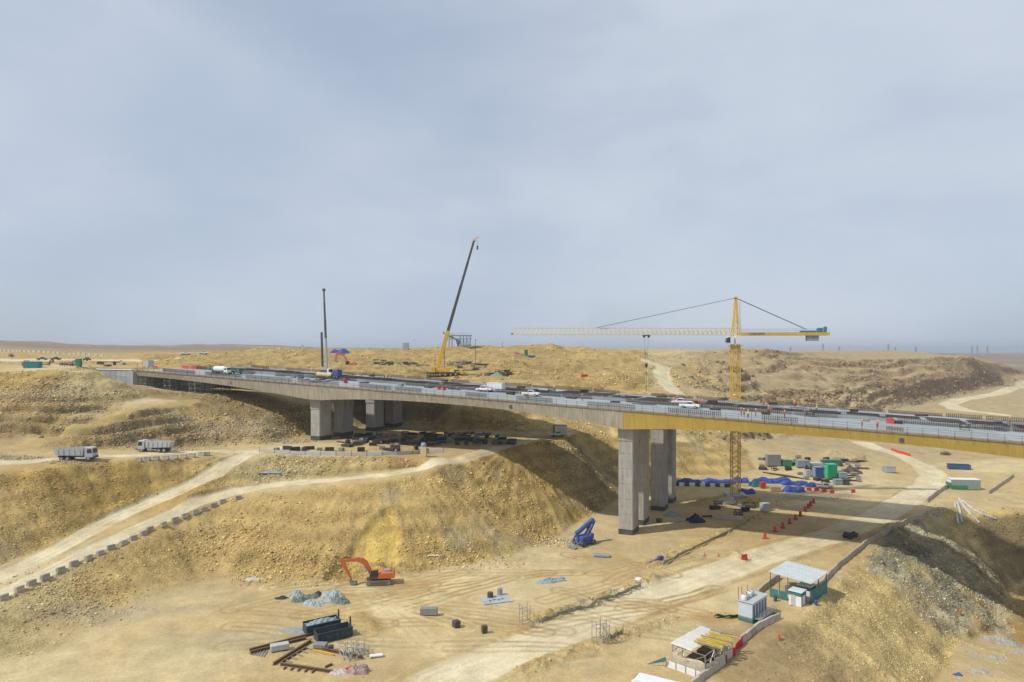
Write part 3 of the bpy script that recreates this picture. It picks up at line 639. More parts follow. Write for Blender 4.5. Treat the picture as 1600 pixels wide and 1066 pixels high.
M_conc = mat('concrete', (.37, .35, .31), .85, var=.14, scale=.35, bump=.15, streak=.22, rand=.06)
M_concb = mat('pale_concrete', (.36, .38, .39), .85, var=.2, scale=.5, bump=.15, streak=.2, rand=.12)
M_deck = mat('deck_concrete', (.29, .335, .36), .8, var=.2, scale=.25, dust=.2, rand=.08)
M_deck2 = mat('deck_formwork', (.20, .21, .21), .85, var=.5, scale=.5, dust=.2)
M_girder = mat('girder_concrete', (.37, .325, .24), .85, var=.12, scale=.3, bump=.1, streak=.24, rand=.07)
M_yellow = mat('yellow_coating', (.43, .295, .055), .7, var=.10, scale=.2, dust=.08, streak=.12, rand=.02)
M_steel = mat('dark_steel', (.07, .075, .08), .6, .5, var=.3)
M_rebar = mat('rusty_rebar', (.075, .06, .055), .8, .2, var=.4)
M_galv = mat('galvanised_steel', (.42, .44, .45), .5, .6, var=.15)
M_black = mat('black_rubber', (.022, .022, .024), .85, var=.3, dust=.25)
M_glass = mat('dark_glass', (.02, .03, .04), .12, var=.1, spec=.6)
M_white = mat('white_paint', (.74, .76, .77), .45, var=.08, dust=.12)
M_cyel = mat('crane_yellow', (.66, .41, .04), .5, var=.12, scale=.6, dust=.08)
M_cpale = mat('crane_pale_yellow', (.68, .58, .36), .5, var=.1)
M_wood = mat('brown_timber', (.16, .10, .055), .85, var=.35, scale=2)
M_wood2 = mat('pale_timber', (.38, .28, .16), .85, var=.3, scale=2)
M_dkgrey = mat('charcoal_paint', (.05, .055, .06), .6, var=.3, dust=.12)
M_blue = mat('machine_blue', (.014, .075, .30), .5, var=.25, scale=2, dust=.18)
M_tarp = mat('blue_tarpaulin', (.014, .065, .31), .6, var=.35, scale=.8, dust=.12)
M_green = mat('green_paint', (.02, .20, .11), .6, var=.2, dust=.12)
M_teal = mat('teal_paint', (.02, .16, .17), .6, var=.2, dust=.12)
M_red = mat('red_plastic', (.58, .035, .025), .5, var=.15, dust=.1)
M_orange = mat('orange_paint', (.60, .125, .02), .55, var=.2, scale=2, dust=.22)
M_grey = mat('mid_grey_paint', (.22, .23, .24), .6, var=.2, dust=.15)
M_bgrey = mat('blue_grey_paint', (.24, .30, .34), .6, var=.2, dust=.1)
M_net = mat('green_netting', (.24, .25, .19), .9, var=.3, dust=.25)
M_beige = mat('beige_cloth', (.50, .44, .34), .9, var=.2, scale=2)

# ------------------------------------------------------------------ the two bridges
BO = Vector((29.6, 173.2, 0)); BA = R(25); BZ = 31.5; GRADE = -.043
E1 = Vector((math.cos(BA), -math.sin(BA), 0)); E2 = Vector((math.sin(BA), math.cos(BA), 0))
def DK(s, t, dz=0.): return BO + E1 * s + E2 * t + Vector((0, 0, BZ + GRADE * s + dz))
def deck_at(px, py):
    """where a sight line meets the deck: (s, t)"""
    d = Vector(((px - CX) / F, 1, -(py - CY) / F)); nrm = (E1 + Vector((0, 0, GRADE))).cross(E2)
    o = DK(0, 0) - Vector((0, 0, CAMZ)); k = o.dot(nrm) / d.dot(nrm); p = d * k + Vector((0, 0, CAMZ)) - BO
    return p.dot(E1), p.dot(E2)
def zdeck(s): return BZ + GRADE * s
PIERS = (-99., 0., 100.)
def depth(s):
    if s < -97: u = min(max((s + 178) / 81, 0), 1); return 2.1 + 3.0 * u ** 2.2
    for a, b in ((-97, 0), (0, 100), (100, 200)):
        if a <= s <= b: u = abs((s - a) / (b - a) * 2 - 1); return 2.5 + 2.5 * u ** 2.3
    return 2.5
def girder_seg(s0, s1, t0, t1, parent, m, nm='girder_segment', lbl=None):
    b = MB(); k = max(1, int((s1 - s0) / 3)); rings = []
    for q in range(k + 1):
        s = s0 + (s1 - s0) * q / k; z = zdeck(s); d = depth(s)
        rings.append([(s, t0 + .22, z - .40), (s, t0 + .28, z - .9), (s, t0 + .6, z - d), (s, t1 - .6, z - d), (s, t1 - .28, z - .9), (s, t1 - .22, z - .40)])
    o = b.loft(rings).build(nm, m, parent)
    if lbl: o['label'] = lbl
    return o
POST = [None, None, None]
def bridge(name, label, t0, t1, cols, near):
    root = thing(name, label, 'bridge', (BO.x, BO.y, 0), -BA)
    s = -178.5; step = 5.6
    while s < 150:
        e = s + step
        for a in (0.0,):
            if s < a < e: e = a
        yel = near and s >= -.01
        gp = .01 if yel else .035
        girder_seg(s + gp, e - gp, t0, t1, root, M_yellow if yel else M_girder, 'girder_segment', 'ochre yellow girder segment' if yel else None)
        s = e
    s = -178.5
    while s < 150:                                         # deck pours
        e = s + 11.2; z0, z1 = zdeck(s), zdeck(e)
        MB().loft([[(s + .01, t0, z0 - .02), (s + .01, t0, z0 - .36), (s + .01, t0 + .3, z0 - .39), (s + .01, t1 - .3, z0 - .39), (s + .01, t1, z0 - .36), (s + .01, t1, z0 - .02)],
                   [(e - .01, t0, z1 - .02), (e - .01, t0, z1 - .36), (e - .01, t0 + .3, z1 - .39), (e - .01, t1 - .3, z1 - .39), (e - .01, t1, z1 - .36), (e - .01, t1, z1 - .02)]]).build('deck_slab', M_deck if near else (M_deck2 if rnd.random() < .5 else M_deck), root)
        s = e
    for si, s in enumerate(PIERS if near else (-99., 1.5, 101.)):
        for t in cols:
            p = BO + E1 * s + E2 * t; g = min(gz(p.x + dx, p.y + dy) for dx in (-2, 2) for dy in (-2, 2)) - .6 if s < 99 else -24
            zt = zdeck(s) - depth(s) + .05; b = MB(); w_, d_ = 1.9, 2.75; rings = []
            def ring(k, z): return [(s + x * k, t + y * k, z) for x, y in ((-w_ + .2, -d_), (w_ - .2, -d_), (w_, -d_ + .2), (w_, d_ - .2), (w_ - .2, d_), (-w_ + .2, d_), (-w_, d_ - .2), (-w_, -d_ + .2))]
            z = g; rings.append(ring(1, z)); zb = max(gz(p.x, p.y), g); z = zb + 1.3
            while z < zt - 4.5:
                rings += [ring(1, z - .14), ring(.972, z - .10), ring(.972, z - .04), ring(1, z)]; z += 3.8
            rings += [ring(1, zt - 3.4), ring(1.07, zt - 3.0), ring(1.07, zt)]
            o = b.loft(rings).build('pier', M_conc, root)
            if s < 90:
                bb = MB(); zz = zb + 3.2
                while zz < zt - 4:
                    for x in (-.8, .8): bb.cyl((s + x, t - d_ - .012, zz), (s + x, t - d_ + .03, zz), .11, n=6)
                    zz += 3.8
                if bb.v: bb.build('tie_holes', M_dkgrey, o)['kind'] = 'stuff'
            b = MB(); b.loft([ring(1.03, zb - .5), ring(1.03, zb + 1.25)]).build('base_wrap', M_dkgrey, o)
    for (tt, sg) in ((t0 + .2, 1), (t1 - .2, -1)):          # kerb with timber edge form
        s = -178.5
        while s < 150:
            e = s + 11.2
            MB().beam((s + .03, tt, zdeck(s) + .06), (e - .03, tt, zdeck(e) + .06), .3, .16).build('edge_kerb', M_deck, root)
            if near and sg > 0:
                MB().beam((s + .02, tt - .26, zdeck(s) + .02), (e - .02, tt - .26, zdeck(e) + .02), .08, .3).build('edge_form', M_wood2, root)
                for k in range(4):
                    q = s + 1.4 + 2.8 * k; hh = 2 if rnd.random() < .12 else 0
                    if POST[hh] is None: POST[hh] = MB().beam((0, 0, -.7), (0, 0, 1.25 + .7 * hh), .06).build('guard_post', M_rebar, root); o = POST[hh]
                    else: o = POST[hh].copy(); COL.objects.link(o)
                    o.location = (q, tt - .33, zdeck(q))
                b = MB(); b.beam((s, tt - .33, zdeck(s) + 1.1), (e, tt - .33, zdeck(e) + 1.1), .035); b.beam((s, tt - .33, zdeck(s) + .65), (e, tt - .33, zdeck(e) + .65), .035)
                b.build('guard_rail', M_rebar, root)
            s = e
    return root
def cage(root, s0, s1, t, h=1.15, m=M_rebar, w=.5, pitch=.45):
    b = MB(); n = max(2, int((s1 - s0) / pitch))
    for k in range(n + 1):
        s = s0 + (s1 - s0) * k / n; z = zdeck(s)
        b.beam((s, t, z - .02), (s, t, z + h), .055); b.beam((s, t + w, z - .02), (s, t + w, z + h * .9), .055)
    for q in range(5):
        z = .12 + q * (h - .15) / 4
        b.beam((s0, t, zdeck(s0) + z), (s1, t, zdeck(s1) + z), .05)
        if q % 2: b.beam((s0, t + w, zdeck(s0) + z), (s1, t + w, zdeck(s1) + z), .05)
    return b.build('parapet_rebar_cage', m, root)
NB = bridge('near_bridge', 'near bridge deck of bare concrete with one ochre yellow girder span', -5.5, 17.0, (0., 11.), True)
FB = bridge('far_bridge', 'far parallel bridge deck covered in dark formwork and rebar', 23.0, 46.0, (28., 39.5), False)
for a, b_ in ((250, 300), (318, 372), (380, 452), (462, 524), (558, 608), (614, 655), (725, 757), (806, 860), (917, 990), (1043, 1125), (1190, 1246), (1386, 1412)):
    sa = deck_at(a, 579 + .0815 * (a - 225))[0]; sb_ = deck_at(b_, 579 + .0815 * (b_ - 225))[0]; cage(NB, sa, sb_, -4.6, 1.3 if a < 1300 else .9)
s = -175.
while s < 145:
    e = s + rnd.uniform(8, 14)
    if rnd.random() < .85: cage(NB, s, e - .8, 15.7, rnd.uniform(.9, 1.3))
    if rnd.random() < .9: cage(FB, s, e - .6, 23.7, rnd.uniform(.9, 1.4))
    if rnd.random() < .8: cage(FB, s, e - 1., 44.8, rnd.uniform(.8, 1.2))
    s = e
for k in range(34):                                        # rebar mats lying on the far deck
    s = -168 + k * 9.1; b = MB(); t0 = rnd.uniform(25, 30); t1 = t0 + rnd.uniform(6, 12)
    for q in range(9): b.beam((s, t0 + (t1 - t0) * q / 8, zdeck(s) + .1), (s + 7.5, t0 + (t1 - t0) * q / 8, zdeck(s + 7.5) + .1), .14, .08)
    for q in range(11): b.beam((s + .75 * q, t0, zdeck(s + .75 * q) + .17), (s + .75 * q, t1, zdeck(s + .75 * q) + .17), .10, .07)
    b.build('rebar_mat', M_rebar, FB)
for px, py in ((797, 628), (1409, 688), (359, 599), (1026, 633)):       # small box-outs in the girder face
    s = deck_at(px, 579 + .0815 * (px - 225))[0]; z = zdeck(s) - (1.7 if px != 1026 else -9)
    if px != 1026: MB().box((s, -5.13 if px != 1409 else -5.1, z), (.85, .12, .85) if px != 359 else (.5, .12, .5)).build('drain_opening', M_dkgrey, NB)

# abutment with panelled wing wall
AB = thing('abutment', 'grey concrete abutment with panelled wing wall at the left bridge end', 'abutment', (BO.x, BO.y, 0), -BA)
MB().box((-180.2, 19.5, 34.3), (3, 51.5, 8.2)).build('front_wall', M_concb, AB)
MB().box((-191, -5.0, 34.6), (22, 1.0, 8.8)).build('wing_wall', M_concb, AB)
pm = None
for i in range(7):
    for j in range(4):
        c = (-180.9 - i * 3.0, -5.62, 31.6 + j * 2.05 + rnd.uniform(-.02, .02))
        if pm is None: pm = MB().box((0, 0, 0), (2.93, .18, 1.98)).build('wall_panel', M_concb, AB, bevel=.03); q = pm
        else: q = pm.copy(); COL.objects.link(q)
        q.location = (c[0], c[1] + rnd.uniform(-.03, .05), c[2]); q.parent = AB
MB().box((-191, -5.15, 39.15), (22.2, 1.5, .35)).build('coping', M_white, AB)
# scaffold towers below the first span
def scaffold_tower(loc, w_, d_, h, name, label, cat='scaffold', group=None, rz=0., lift=2., m=None, plank=False):
    r = thing(name, label, cat, loc, rz, group); m = m or M_galv
    for x in (-w_ / 2, w_ / 2):
        for y in (-d_ / 2, d_ / 2): MB().cyl((x, y, 0), (x, y, h), .06, n=6).build('standard', m, r)
    b = MB(); z = .3; k = 0
    while z < h:
        for y in (-d_ / 2, d_ / 2): b.beam((-w_ / 2, y, z), (w_ / 2, y, z), .07)
        for x in (-w_ / 2, w_ / 2): b.beam((x, -d_ / 2, z), (x, d_ / 2, z), .07)
        if z + lift <= h:
            sg = 1 if k % 2 else -1
            b.beam((-w_ / 2 * sg, -d_ / 2, z), (w_ / 2 * sg, -d_ / 2, z + lift), .05); b.beam((w_ / 2, -d_ / 2 * sg, z), (w_ / 2, d_ / 2 * sg, z + lift), .05)
        z += lift; k += 1
    b.build('bracing', m, r)
    if plank: MB().box((0, 0, h - 1.0), (w_, d_, .06)).build('platform', M_wood2, r)
    return r
for i in range(9):
    for t in (-3.8, 3.5):
        s = -175 + i * 4.1; p = BO + E1 * s + E2 * t; g = gz(p.x, p.y); h = zdeck(s) - depth(s) - g
        if h > 1.2: scaffold_tower((p.x, p.y, g - .1), 2.6, 2.6, h, 'falsework_tower', 'grey scaffold tower under the left bridge end, %s from the abutment, %s row' % (ORD[i], 'front' if t < 0 else 'back'), 'scaffold', 'falsework towers under the left bridge end', -BA, 1.6, M_steel if i % 3 else M_galv)  # mostly dark steel, standing in for the deep shade under the deck
# ------------------------------------------------------------------ tower crane
def lattice(b, p0, p1, w_, n, c=.14, d=.08):
    """square lattice between two points along z"""
    z0, z1 = p0[2], p1[2]; x, y = p0[0], p0[1]; k = w_ / 2
    cs = [(x - k, y - k), (x + k, y - k), (x + k, y + k), (x - k, y + k)]
    for q in cs: b.beam((*q, z0), (*q, z1), c)
    for i in range(n):
        a = z0 + (z1 - z0) * i / n; e = z0 + (z1 - z0) * (i + 1) / n
        for f in range(4):
            q0, q1 = cs[f], cs[(f + 1) % 4]
            if i % 2: q0, q1 = q1, q0
            b.beam((*q0, a), (*q1, e), d); b.beam((*q0, a), (*q1, a), d)
    return b
CP = Vector((349 / F * 210, 210, 0)); CP.z = gz(CP.x, CP.y)
TC_ = thing('tower_crane', 'tall yellow tower crane with long pale jib behind the bridge', 'crane', CP, R(180 - 2))
jz = 50.9 - CP.z
sec_h = (46.4 - CP.z) / 10; ms = lattice(MB(), (0, 0, 0), (0, 0, sec_h), 2.3, 3, .22, .11).build('mast_section', M_cyel, TC_)
for k in range(1, 10):
    c = ms.copy(); COL.objects.link(c); c.parent = TC_; c.location = (0, 0, k * sec_h)
MB().box((0, 0, .2), (6, 6, 1.4)).build('foundation', M_concb, TC_)
MB().cyl((0, 0, 46.3 - CP.z), (0, 0, 47.6 - CP.z), 1.6, 1.5, 14).build('slewing_ring', M_cyel, TC_)
lattice(MB(), (0, 0, 47.6 - CP.z), (0, 0, jz), 1.9, 2, .22, .12).box((0, 0, 47.5 - CP.z), (3.6, 3.6, .25)).build('slewing_platform', M_cyel, TC_)
cb_ = MB().prism([(0, 0), (1.9, .15), (2.2, 1.0), (1.9, 2.3), (0, 2.4)], -.85, .85).build('operator_cab', M_white, TC_, bevel=.06); cb_.location = (1.0, 1.5, 47.9 - CP.z)
q = MB().prism([(1.2, .5), (2.08, .55), (2.32, 1.05), (2.02, 2.1), (1.2, 2.2)], -.9, .9).build('window', M_glass, cb_)
MB().box((-.2, 1.6, 49.4 - CP.z), (1.5, 1.2, 2.6)).build('control_cabinet', M_white, TC_)
b = MB()
for sx, sy in ((-1, -1), (1, -1), (1, 1), (-1, 1)): b.beam((sx * .95, sy * .9, jz), (sx * .22 - .1, sy * .2, 62.2 - CP.z), .26)
for k in range(6):
    u = k / 6; z = jz + (62 - CP.z - jz) * u; r_ = .95 - .73 * u
    for f in ((-1, -1, 1, -1), (1, 1, -1, 1), (-1, -1, -1, 1), (1, -1, 1, 1)): b.beam((f[0] * r_, f[1] * r_, z), (f[2] * r_, f[3] * r_, z), .1)
    if k < 5:
        r2 = .95 - .73 * (k + 1) / 6; z2 = jz + (62 - CP.z - jz) * (k + 1) / 6
        b.beam((-r_, r_, z), (r2, r2, z2), .1); b.beam((-r_, -r_, z), (r2, -r2, z2), .1)
b.box((-.1, 0, 62.3 - CP.z), (.9, .8, .5)); b.build('tower_head', M_cyel, TC_)
b = MB()
for k in range(12): b.beam((-1.6, .35, jz + .6 + k * .85), (-1.6, -.35, jz + .6 + k * .85), .05)
b.beam((-1.6, .35, jz), (-1.3, .35, 61 - CP.z), .06); b.beam((-1.6, -.35, jz), (-1.3, -.35, 61 - CP.z), .06); b.build('ladder', M_galv, TC_)
JL = 68.5; ns = 12; sl = (JL - 1.2) / ns
def jib_mesh(last=False):
    b = MB(); n = 4
    for y in (-.7, .7): b.beam((0, y, 0), (sl, y, 0), .27)
    b.beam((0, 0, 1.95), (sl if not last else sl * .8, 0, 1.95), .25)
    for i in range(n):
        x0, x1 = sl * i / n, sl * (i + 1) / n; xm = (x0 + x1) / 2
        for y in (-.7, .7): b.beam((x0, y, 0), (xm, 0, 1.95), .15); b.beam((xm, 0, 1.95), (x1, y, 0), .15)
        b.beam((x0, -.7, 0), (x1, .7, 0), .07); b.beam((x0, -.7, 0), (x0, .7, 0), .08)
    return b
jm = jib_mesh().build('jib_section', M_cpale, TC_); jm.location = (1.2, 0, jz)
for k in range(1, ns):
    c = jm.copy(); COL.objects.link(c); c.parent = TC_; c.location = (1.2 + k * sl, 0, jz + .012 * k)
MB().box((JL + .2, 0, jz + .3), (.5, 1.5, .5)).build('jib_end_block', M_dkgrey, TC_)
cj = MB().box((-14.6, .9, jz + .2), (27.2, .35, .95)).box((-14.6, -.9, jz + .2), (27.2, .35, .95)).box((-14.6, 0, jz + .55), (27.2, 1.5, .08)).build('counter_jib', M_cyel, TC_)
b = MB()
for y in (-1.1, 1.1):
    for k in range(19): b.beam((-1.5 - k * 1.47, y, jz + .6), (-1.5 - k * 1.47, y, jz + 1.75), .045)
    for z in (1.2, 1.75): b.beam((-1.5, y, jz + z), (-28.2, y, jz + z), .045)
b.build('railing', M_galv, TC_)
for x in (-22.4, -24.2): MB().box((x, 0, jz - .95), (1.7, 1.5, 1.9)).build('counterweight', M_bgrey, TC_, bevel=.05)
w_ = MB().box((-22, 0, jz + .95), (4.6, 1.3, .6)).build('winch_frame', M_teal, TC_, bevel=.05)
MB().box((-25.6, 0, jz + 1.35), (1.5, 1.2, 1.4)).box((-27.2, 0, jz + 1.5), (.6, 1.2, 1.9)).build('drive_cabinet', M_teal, TC_, bevel=.05)
top = (-.1, 0, 62.2 - CP.z)
b = MB()
for y in (-.35, .35): b.beam((top[0], y, top[2]), (42.4, y, jz + 2.2), .13)
b.build('jib_tie', M_dkgrey, TC_)
b = MB()
for y in (-.6, .6): b.beam((top[0], y * .5, top[2]), (-21.5, y, jz + 1.6), .11)
b.build('counter_jib_tie', M_dkgrey, TC_)
tr = MB().box((27.2, 0, jz - .25), (2.2, 1.7, .3)).box((26.5, 0, jz - .6), (.5, 1.2, .5)).box((27.9, 0, jz - .6), (.5, 1.2, .5)).build('trolley', M_dkgrey, TC_)
b = MB()
for x in (26.6, 27.8): b.cyl((x, 0, jz - .8), (27.2 + (x - 27.2) * .3, 0, 42.0 - CP.z), .035, n=5)
b.build('hoist_rope', M_dkgrey, TC_)
MB().box((27.2, 0, 41.4 - CP.z), (.55, .4, 1.3)).cyl((27.2, -.3, 41.6 - CP.z), (27.2, .3, 41.6 - CP.z), .45, n=10).build('hook_block', M_dkgrey, TC_)
MB().cyl((27.2, 0, 40.8 - CP.z), (27.2, 0, 33.4 - CP.z), .05, n=5).build('chain_sling', M_rebar, TC_)
fc = bpy.data.curves.new('lettering', 'FONT'); fc.body = 'LIEBHERR'; fc.size = 1.05; fc.extrude = .02; fc.align_x = 'CENTER'; fc.align_y = 'CENTER'; fc.space_character = 1.12
fo = bpy.data.objects.new('lettering_curve', fc); COL.objects.link(fo); bpy.context.view_layer.update()
me = bpy.data.meshes.new_from_object(fo.evaluated_get(bpy.context.evaluated_depsgraph_get())); bpy.data.objects.remove(fo)
me.materials.clear(); me.materials.append(M_black); lo = bpy.data.objects.new('lettering', me); COL.objects.link(lo); lo.parent = cj
lo.location = (-6.2, 1.1, jz + .2); lo.rotation_euler = (R(90), 0, R(180))

# ------------------------------------------------------------------ mobile crane (telescopic) behind the far deck
def wheel(p, r, w_, parent, hub=None):
    """wheel with its axle along local y"""
    t = MB().cyl((p[0], p[1] - w_ / 2, p[2]), (p[0], p[1] + w_ / 2, p[2]), r, n=14).build('wheel', M_black, parent)
    sg = 1 if p[1] > 0 else -1
    MB().cyl((p[0], p[1] + sg * w_ * .35, p[2]), (p[0], p[1] + sg * (w_ / 2 + .02), p[2]), r * .55, n=10).build('rim', hub or M_galv, t)
    return t
mp = Vector(H(692, 586.5, 300)); mp.z = gz(mp.x, mp.y)
MC = thing('mobile_crane', 'yellow mobile crane with long dark raised boom on the plateau', 'crane', mp, R(4))
MB().box((0, 0, 1.3), (15, 2.8, .9)).build('carrier', M_dkgrey, MC, bevel=.05)
dcb = MB().prism([(7.3, .9), (9.2, .9), (9.2, 1.8), (8.8, 2.9), (7.3, 2.9)], -1.3, 1.3).build('driver_cab', M_cyel, MC, bevel=.08)
MB().box((8.9, 0, 2.2), (.5, 2.2, .7)).build('windscreen', M_glass, dcb)
for k in range(6):
    for y in (-1.2, 1.2): wheel((-6 + k * 2.35, y, .75), .75, .45, MC)
for x in (-6.8, 5.6):
    for y in (-1, 1):
        o = MB().box((x, y * 3.2, .95), (.5, 4.0, .4)).build('outrigger', M_cyel, MC); MB().cyl((x, y * 5, -.4), (x, y * 5, .9), .15).cyl((x, y * 5, -.45), (x, y * 5, -.3), .6).build('foot_pad', M_dkgrey, o)
MB().box((-1.6, 0, 2.5), (6.2, 2.7, 1.3)).build('superstructure', M_cyel, MC, bevel=.1)
oc = MB().prism([(1.3, 1.9), (3.1, 1.9), (3.2, 3.0), (2.8, 3.9), (1.3, 3.9)], -1.9, -.7).build('operator_cab', M_cyel, MC, bevel=.08); MB().box((2.9, -1.3, 3.1), (.5, 1.0, 1.0)).build('window', M_glass, oc)
for y in (-1.2, 1.2): MB().box((5.3 - 9.6, y * .9, 2.9), (1.8, 1.6, 2.4)).build('counterweight', M_cyel, MC, bevel=.06)
tip = Vector(H(741, 375, 300)) - mp; foot = Vector((-2.6, 0, 3.0)); bd = tip - foot; u_ = bd.normalized()
tip = Matrix.Rotation(-R(4), 3, 'Z') @ tip; bd = tip - foot; u_ = bd.normalized()
MB().beam(foot, foot + u_ * 17.6, 1.35, 1.7).build('boom_base', M_cyel, MC, bevel=.12)
bl = bd.length
for k, (a, e, ww) in enumerate(((17.0, 28, 1.3), (27.5, 38.5, 1.16), (38, 49, 1.02), (48.5, bl, .9))):
    MB().beam(foot + u_ * a, foot + u_ * min(e, bl), ww * .85, ww).build('boom_section', M_dkgrey, MC, bevel=.08)
MB().box(tip + Vector((.3, 0, .2)), (1.6, 1.0, 1.2)).beam(tip + Vector((.4, 0, .6)), tip + Vector((2.2, 0, 1.3)), .5).build('boom_head', M_cpale, MC)
MB().cyl((.9, 0, 2.7), foot + u_ * 11.5, .28, n=10).build('luffing_cylinder', M_galv, MC)
MB().cyl(tip + Vector((1.4, 0, -.3)), tip + Vector((1.4, 0, -2.6)), .05, n=5).build('hoist_rope', M_dkgrey, MC)
MB().box(tip + Vector((1.4, 0, -3.4)), (.7, .5, 1.7)).build('hook_block', M_dkgrey, MC)
# second telescopic crane, standing upright on the deck
s, t = deck_at(513, 591); p = DK(s, t)
VC = thing('truck_crane', 'blue and white truck crane with near vertical dark boom on the deck', 'crane', p, -BA)
MB().box((0, 0, 1.0), (9.5, 2.5, .6)).build('chassis', M_dkgrey, VC)
c_ = MB().prism([(3.2, .7), (5.2, .7), (5.2, 2.0), (4.9, 3.1), (3.2, 3.1)], -1.2, 1.2).build('cab', M_blue, VC, bevel=.08); MB().box((4.95, 0, 2.4), (.45, 2.1, .8)).build('windscreen', M_glass, c_)
for k in (-3.4, -2.1, .8, 3.6):
    for y in (-1.1, 1.1): wheel((k, y, .5), .5, .4, VC)
MB().box((-1.2, 0, 2.1), (3.4, 2.3, 1.7)).build('turntable', M_blue, VC, bevel=.08)
oc = MB().box((1.2, -.7, 2.4), (1.5, 1.1, 1.9)).build('operator_cab', M_white, VC, bevel=.08); MB().box((1.6, -.75, 2.7), (.8, 1.15, 1.0)).build('window', M_glass, oc)
for x in (-4.2, 2.6):
    for y in (-1, 1): MB().box((x, y * 2.1, .8), (.35, 2.6, .3)).cyl((x, y * 3.3, 0), (x, y * 3.3, .9), .14).build('outrigger', M_galv, VC)
tp = Vector((-2.0, 0, 31.0)); f0 = Vector((-.6, 0, 2.6)); uu = (tp - f0).normalized()
MB().beam(f0, f0 + uu * 11.5, .62, .7).build('boom_base', M_galv, VC, bevel=.08)
MB().beam(f0 + Vector((-2.0, 0, 1.4)), f0 + Vector((-2.4, 0, 13.5)), .55).build('folded_jib', M_dkgrey, VC)
for a, e, ww in ((11.2, 18, .56), (17.8, 24, .48), (23.8, (tp - f0).length, .4)): MB().beam(f0 + uu * a, f0 + uu * e, ww).build('boom_section', M_dkgrey, VC)
MB().box(tp, (.9, .6, .9)).build('boom_head', M_dkgrey, VC)
# ------------------------------------------------------------------ vehicles
def pickup(name, label, loc, rz, m, group=None, suv=False):
    r = thing(name, label, 'car' if suv else 'pickup', loc, rz, group)
    if suv: low = [(-2.4, .42), (-2.45, .95), (-2.3, 1.1), (1.3, 1.12), (2.25, .95), (2.45, .75), (2.42, .4)]
    else: low = [(-2.65, .5), (-2.65, 1.12), (-.55, 1.14), (1.25, 1.14), (2.3, 1.0), (2.6, .82), (2.6, .45)]
    MB().prism(low, -.92, .92).build('body', m, r, bevel=.06)
    if suv: up = [(-2.25, 1.1), (-1.95, 1.72), (.35, 1.76), (1.25, 1.12)]; win = [(-2.05, 1.16), (-1.85, 1.6), (.28, 1.64), (1.0, 1.16)]
    else: up = [(-.75, 1.13), (-.6, 1.76), (.6, 1.78), (1.35, 1.13)]; win = [(-.66, 1.2), (-.55, 1.64), (.52, 1.66), (1.1, 1.2)]
    c = MB().prism(up, -.78, .78).build('cabin', m, r, bevel=.06)
    for sg in (-1, 1): MB().prism(win, sg * .775, sg * .80).build('side_window', M_glass, c)
    x0, z0 = up[-1]; x1, z1 = up[-2]
    MB().add([(x0 - .05 + .03, -.68, z0 + .06), (x0 - .05 + .03, .68, z0 + .06), (x1 + .05, .66, z1 - .06), (x1 + .05, -.66, z1 - .06)], [(0, 1, 2, 3)]).build('windscreen', M_glass, c, solid=.03)
    if not suv: MB().box((-1.65, 0, 1.12), (1.75, 1.5, .06)).build('load_bed', M_dkgrey, r)
    for x in (-1.6, 1.55):
        for y in (-.84, .84): wheel((x, y, .38), .38, .26, r)
    for y in (-.7, .7): MB().box((2.5, y, .85), (.14, .32, .16)).build('headlight', M_galv, r)
    MB().box((2.58, 0, .5), (.12, 1.7, .2)).build('bumper', M_dkgrey, r)
    return r
M_silver = mat('silver_paint', (.48, .52, .55), .4, .2, var=.08, dust=.1)
M_blackcar = mat('black_car_paint', (.012, .013, .016), .3, var=.1, dust=.03, spec=.5)
def deck_xy(px, py): s, t = deck_at(px, py); return DK(s, t, .0)
pickup('pickup_truck', 'white pickup on the deck in front of the white box trailer', deck_xy(757, 612), R(180) - BA, M_white)
pickup('pickup_truck', 'white pickup parked on the deck beside coiled rebar, middle of the bridge', deck_xy(830, 619), -BA, M_white)
pickup('pickup_truck', 'white pickup behind the rebar cage, the nearer of the deck pair', deck_xy(1078, 638), -BA - .05, M_white)
pickup('pickup_truck', 'white pickup half hidden behind another pickup on the deck', deck_xy(1064, 632.5), R(180) - BA, M_white)
pickup('suv', 'black car driving on the dirt road in the bridge shadow', on(1329, 840), yaw(1300, 837, 1340, 822), M_blackcar, suv=True)
pickup('pickup_truck', 'silver pickup parked behind red barriers near the blue tarps', on(1289, 763), R(-8), M_silver)
pickup('pickup_truck', 'white pickup below the white and green cabin on the far terrace', on(871, 682), R(15), M_white)
for k, (px, py, y) in enumerate(((290, 551, 405), (318, 550, 408), (472, 546.5, 425))):
    p = Vector(H(px, py, y)); p.z = gz(p.x, p.y)
    pickup('pickup_truck', ('leftmost white pickup on the far sandy ridge', 'white pickup with dark rack on the far ridge, above the tanker', 'white pickup on the ridge left of the upright boom')[k], p, R(6 * k), M_white)
for k, (px, py) in enumerate(((66, 563), (87, 563), (136, 564), (17, 557))):
    pickup('pickup_truck', ('dark green pickup on the plateau above the teal cabin', 'dark pickup standing left of the green toilet on the plateau', 'dark pickup standing right of the green toilet on the plateau', 'grey pickup at the far left edge of the plateau road')[k], on(px, py), R(20 + 40 * k), (M_teal, M_dkgrey, M_dkgrey, M_grey)[k])

